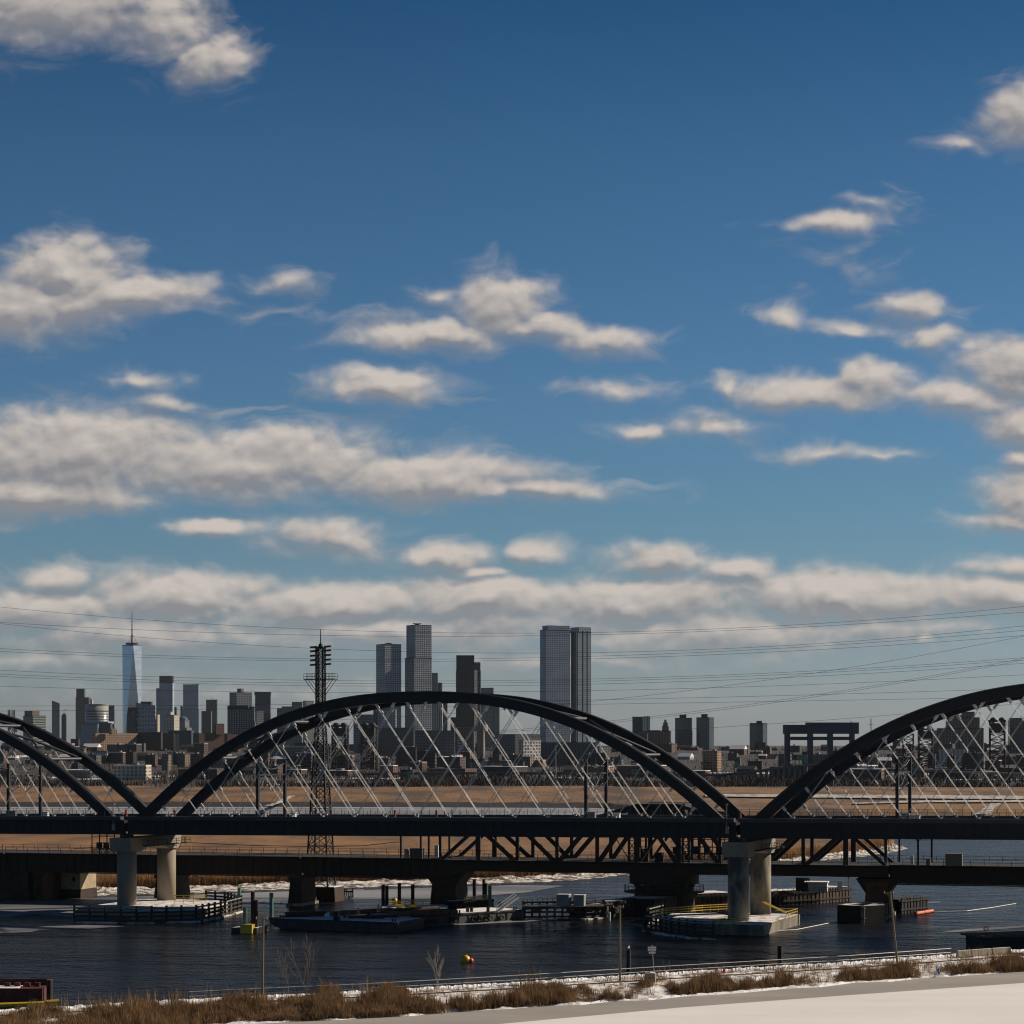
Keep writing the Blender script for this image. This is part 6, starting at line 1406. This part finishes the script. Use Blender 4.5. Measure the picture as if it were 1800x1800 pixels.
# pipe rail along the river edge
def guard(label, xa, xb, n):
    P = [gp(lerp(xa, xb, i / n), interp(RIVL, lerp(xa, xb, i / n)) + 2.0, 1.75) for i in range(n + 1)]; o = P[0].copy(); t = thing('pipe_guardrail', label, 'guardrail', o, group='pipe guardrails on the near bank')
    for z in (.55, 1.15): MB().tube([p - o + Vector((0, 0, z)) for p in P], .055, 6).obj('rail', M_RAIL, t)
    pm = MB().box((0, 0, .5), (.09, .09, 1.2)).mesh('post', M_RAILPOST)
    for p in P: share('post', pm, t, p - o)
guard('pale pipe guardrail left of the big bare sapling', 332, 560, 6); guard('long pale pipe guardrail along the snowy river edge', 561, 1672, 44)
b = MB(); P = [gp(x, interp(RIVL, x) + 13.5, 1.3) for x in range(-200, 2001, 50)]
b.tube([p + Vector((0, 0, .28)) for p in P], .09, 6); tag(b.obj('ground_pipe', M_OLDSTEEL), 'dark pipe lying in the snow along the near bank', 'pipe')
for k, (xa, xb) in enumerate(((1683, 1706), (1707, 1742), (1744, 1776))):
    a, c = gp(xa, interp(RIVL, xa) + 5, 1.5), gp(xb, interp(RIVL, xb) + 5, 1.5); L = (c - a).length; t = thing('concrete_barrier', ['leftmost concrete barrier block at the end of the guardrail', 'middle and longest concrete barrier block on the near bank', 'rightmost concrete barrier block near the black pontoon'][k], 'barrier', a, math.atan2(c.y - a.y, c.x - a.x), 'concrete barriers')
    b = MB(); b.add([(0, -.35, 0), (L - .1, -.35, 0), (L - .1, .35, 0), (0, .35, 0), (0, -.14, .95), (L - .1, -.14, .95), (L - .1, .14, .95), (0, .14, .95)], [(3, 2, 1, 0), (4, 5, 6, 7), (0, 1, 5, 4), (1, 2, 6, 5), (2, 3, 7, 6), (3, 0, 4, 7)]); b.obj('block', M_CONC, t); MB().box((L / 2, 0, .97), (L - .1, .3, .06)).obj('snow_cap', M_SNOW, t)
# sign on a pole with its concrete block
p = gp(1143, 1726, 1.4); t = thing('concrete_block', 'square concrete block with dark scrawl on its face below the river sign', 'concrete block', p, R(-8))
MB().box((0, 0, .6), (1.45, 1.3, 1.25)).obj('block', M_CONC, t); b = MB()
for k in range(4): b.box((-.15 + k * .17, -.66, .55 + .06 * (k % 2)), (.05, .03, .3)); b.box((-.1 + k * .17, -.66, .65), (.12, .03, .05))
b.obj('scrawl', M_BLACK, t); MB().box((.3, 0, 1.25), (.6, 1.2, .06)).obj('snow_cap', M_SNOW, t)
p2 = gp(1150, 1711, 1.6); q = at(1146, 1661, p2.y) - p2; t = thing('river_sign', 'white two-board sign on a leaning thin pole above the concrete block', 'sign', p2)
MB().tube([(0, 0, 0), q], .06, 6).obj('pole', M_RAIL, t)
MB().box((q.x, -.1, q.z - .55), (1.15, .06, .62)).obj('upper_board', M_WHITE, t); MB().box((q.x + .02, -.1, q.z - 1.08), (.95, .06, .26)).obj('lower_board', M_WHITE, t)
b = MB()
for k in range(5): b.box((q.x - .42 + k * .2, -.14, q.z - .5 + .05 * (k % 2)), (.11, .02, .09))
for k in range(3): b.box((q.x - .3 + k * .3, -.14, q.z - .72), (.2, .02, .06))
b.obj('lettering', M_OLDSTEEL, t)
for px, y, w, h, lb, col in ((582, 1731.5, .52, .42, 'left small white placard on the guardrail by the sapling', None), (620, 1730, .34, .26, 'smallest pinkish placard on the guardrail', (.55, .38, .34)), (636, 1736, .62, .74, 'right white and red placard on the guardrail', None)):
    p = gp(px, interp(RIVL, px) + 1, 1.7); z = zat(y, p.y) - p.z; t = thing('warning_placard', lb, 'placard', p, group='placards on the guardrail')
    MB().box((0, -.15, z), (w, .05, h)).obj('board', mat('pinkish_board', col, .6) if col else M_WHITE, t); MB().box((0, -.08, z / 2), (.06, .06, max(.2, z))).obj('stake', M_RAIL, t)
    if h > .5: MB().box((0, -.19, z + .2), (w * .8, .02, .14)).obj('red_band', M_RED, t); MB().box((.05, -.19, z - .1), (w * .5, .02, .2)).obj('dark_mark', M_OLDSTEEL, t)
p = gp(1651, 1714, .9); t = thing('plastic_barrel', 'bright blue plastic scrap among the reeds at the right', 'plastic', p); MB().tube([(0, 0, .1), (-.18, 0, .95)], .13, 8, .17).obj('tube', M_BLUE, t)
p = gp(1379, 1698, 1.6); small('yellow_marker', 'little yellow marker at the foot of the brown mooring pile', 'marker', p, [('stub', MB().tube([(0, 0, 0), (0, 0, .4)], .14, 8), M_YELLOW), ('cap', MB().box((0, 0, .42), (.3, .3, .08)), M_YELLOW)])
for px, y in ((1218, 1704), (1431, 1690), (1665, 1676)):
    p = gp(px, interp(RIVL, px) + 3, 1.6); small('marker_post', 'reddish marker post on the guardrail ' + ('left of the red-orange cone' if px == 1218 else 'below the right side of the stained pier' if px == 1431 else 'at its right end'), 'marker', p, [('stake', MB().box((0, 0, .5), (.1, .1, 1.1)), M_RUST), ('tip', MB().box((0, 0, 1.12), (.12, .12, .16)), M_RED)], group='reddish marker posts')
p = gp(1067, 1761, .35); t = thing('driftwood', 'pale broken pallet boards at the edge of the frozen pond', 'driftwood', p)
for k in range(4): MB().bar((-.9 + k * .35, 0, .05), (-.2 + k * .45, .2, .5 - .1 * k), .16, .05).obj('board', M_RAIL, t)

# bare trees
def bare_tree(px, yb, ytop, label, stems, seed, m, spread=.5, name='bare_sapling', dense=1.0):
    r_ = random.Random(seed); p = gp(px, yb, 1.3); H = zat(ytop, p.y) - p.z; t = thing(name, label, 'tree', p, group='bare saplings on the near bank')
    tr = MB(); cr = MB()
    def grow(b, q, d, L, r, lev):
        pts = [q]; n = 4
        for i in range(n):
            d = (d + Vector((r_.gauss(0, .09), r_.gauss(0, .09), .05))).normalized(); q = q + d * (L / n); pts.append(q)
        b.tube(pts, r, 4, r * .45)
        if lev >= 3: return
        for k in range(int(r_.randint(6, 9) * dense)):
            tt = r_.uniform(.25, .98); i = min(n - 1, int(tt * n)); bq = pts[i].lerp(pts[i + 1], tt * n - i); a = r_.uniform(0, math.tau)
            bd = (d * .9 + Vector((math.cos(a) * spread, math.sin(a) * spread, .15))).normalized(); grow(cr, bq, bd, L * r_.uniform(.28, .5) * (1.1 - tt * .4), max(.009, r * .5), lev + 1)
    for k in range(stems):
        a = r_.uniform(0, math.tau); lean = r_.uniform(.05, .22) if stems > 1 else .05
        grow(tr, Vector((r_.uniform(-.3, .3) * (stems > 1), r_.uniform(-.3, .3), 0)), Vector((math.cos(a) * lean, math.sin(a) * lean * .5, 1)).normalized(), H * r_.uniform(.72, 1.0), .034, 1)
    tr.obj('trunk', m, t); cr.obj('crown', m, t)
M_TWIG = mat('pale_twig', (.20, .15, .11), .85, 0, .3, 1.0); M_TWIG2 = mat('dark_twig', (.13, .09, .065), .9, 0, .3, 1.0)
bare_tree(541, 1757, 1644, 'tall bare sapling with several thin stems, biggest on the bank', 3, 3, M_TWIG); bare_tree(505, 1752, 1680, 'shorter bare sapling at the left of the biggest one', 2, 5, M_TWIG)
bare_tree(770, 1747, 1668, 'pale bare sapling standing alone left of the yellow buoy', 3, 11, mat('light_twig', (.34, .29, .23), .85), .45)
bare_tree(932, 1733, 1700, 'low brown bare bush by the guardrail below the walkway', 5, 17, M_TWIG2, .8, 'bare_bush', 1.3); bare_tree(652, 1745, 1722, 'low brown bush just right of the red and white placard', 5, 23, M_TWIG2, .8, 'bare_bush', 1.2)
bare_tree(1352, 1703, 1685, 'low twiggy bush left of the brown mooring pile', 5, 29, M_TWIG2, .8, 'bare_bush', 1.2); bare_tree(1260, 1712, 1694, 'low twiggy bush beside the red-orange cone', 5, 31, M_TWIG2, .8, 'bare_bush', 1.2); bare_tree(1515, 1693, 1674, 'low twiggy bush left of the leaning pole', 5, 37, M_TWIG2, .8, 'bare_bush', 1.2)

# ---------------------------------------------------------------- air
HZ = bpy.data.materials.new('thin_haze'); HZ.use_nodes = True; nt = HZ.node_tree; nt.nodes.clear()
pv = nt.nodes.new('ShaderNodeVolumePrincipled'); pv.inputs['Color'].default_value = (.80, .87, .96, 1); pv.inputs['Density'].default_value = 0.8e-5; pv.inputs['Anisotropy'].default_value = 0.0
ou = nt.nodes.new('ShaderNodeOutputMaterial'); nt.links.new(pv.outputs[0], ou.inputs['Volume'])
b = MB(); b.box((0, 7000, 334), (16000, 14900, 671)); h = b.obj('haze', HZ); h['kind'] = 'stuff'
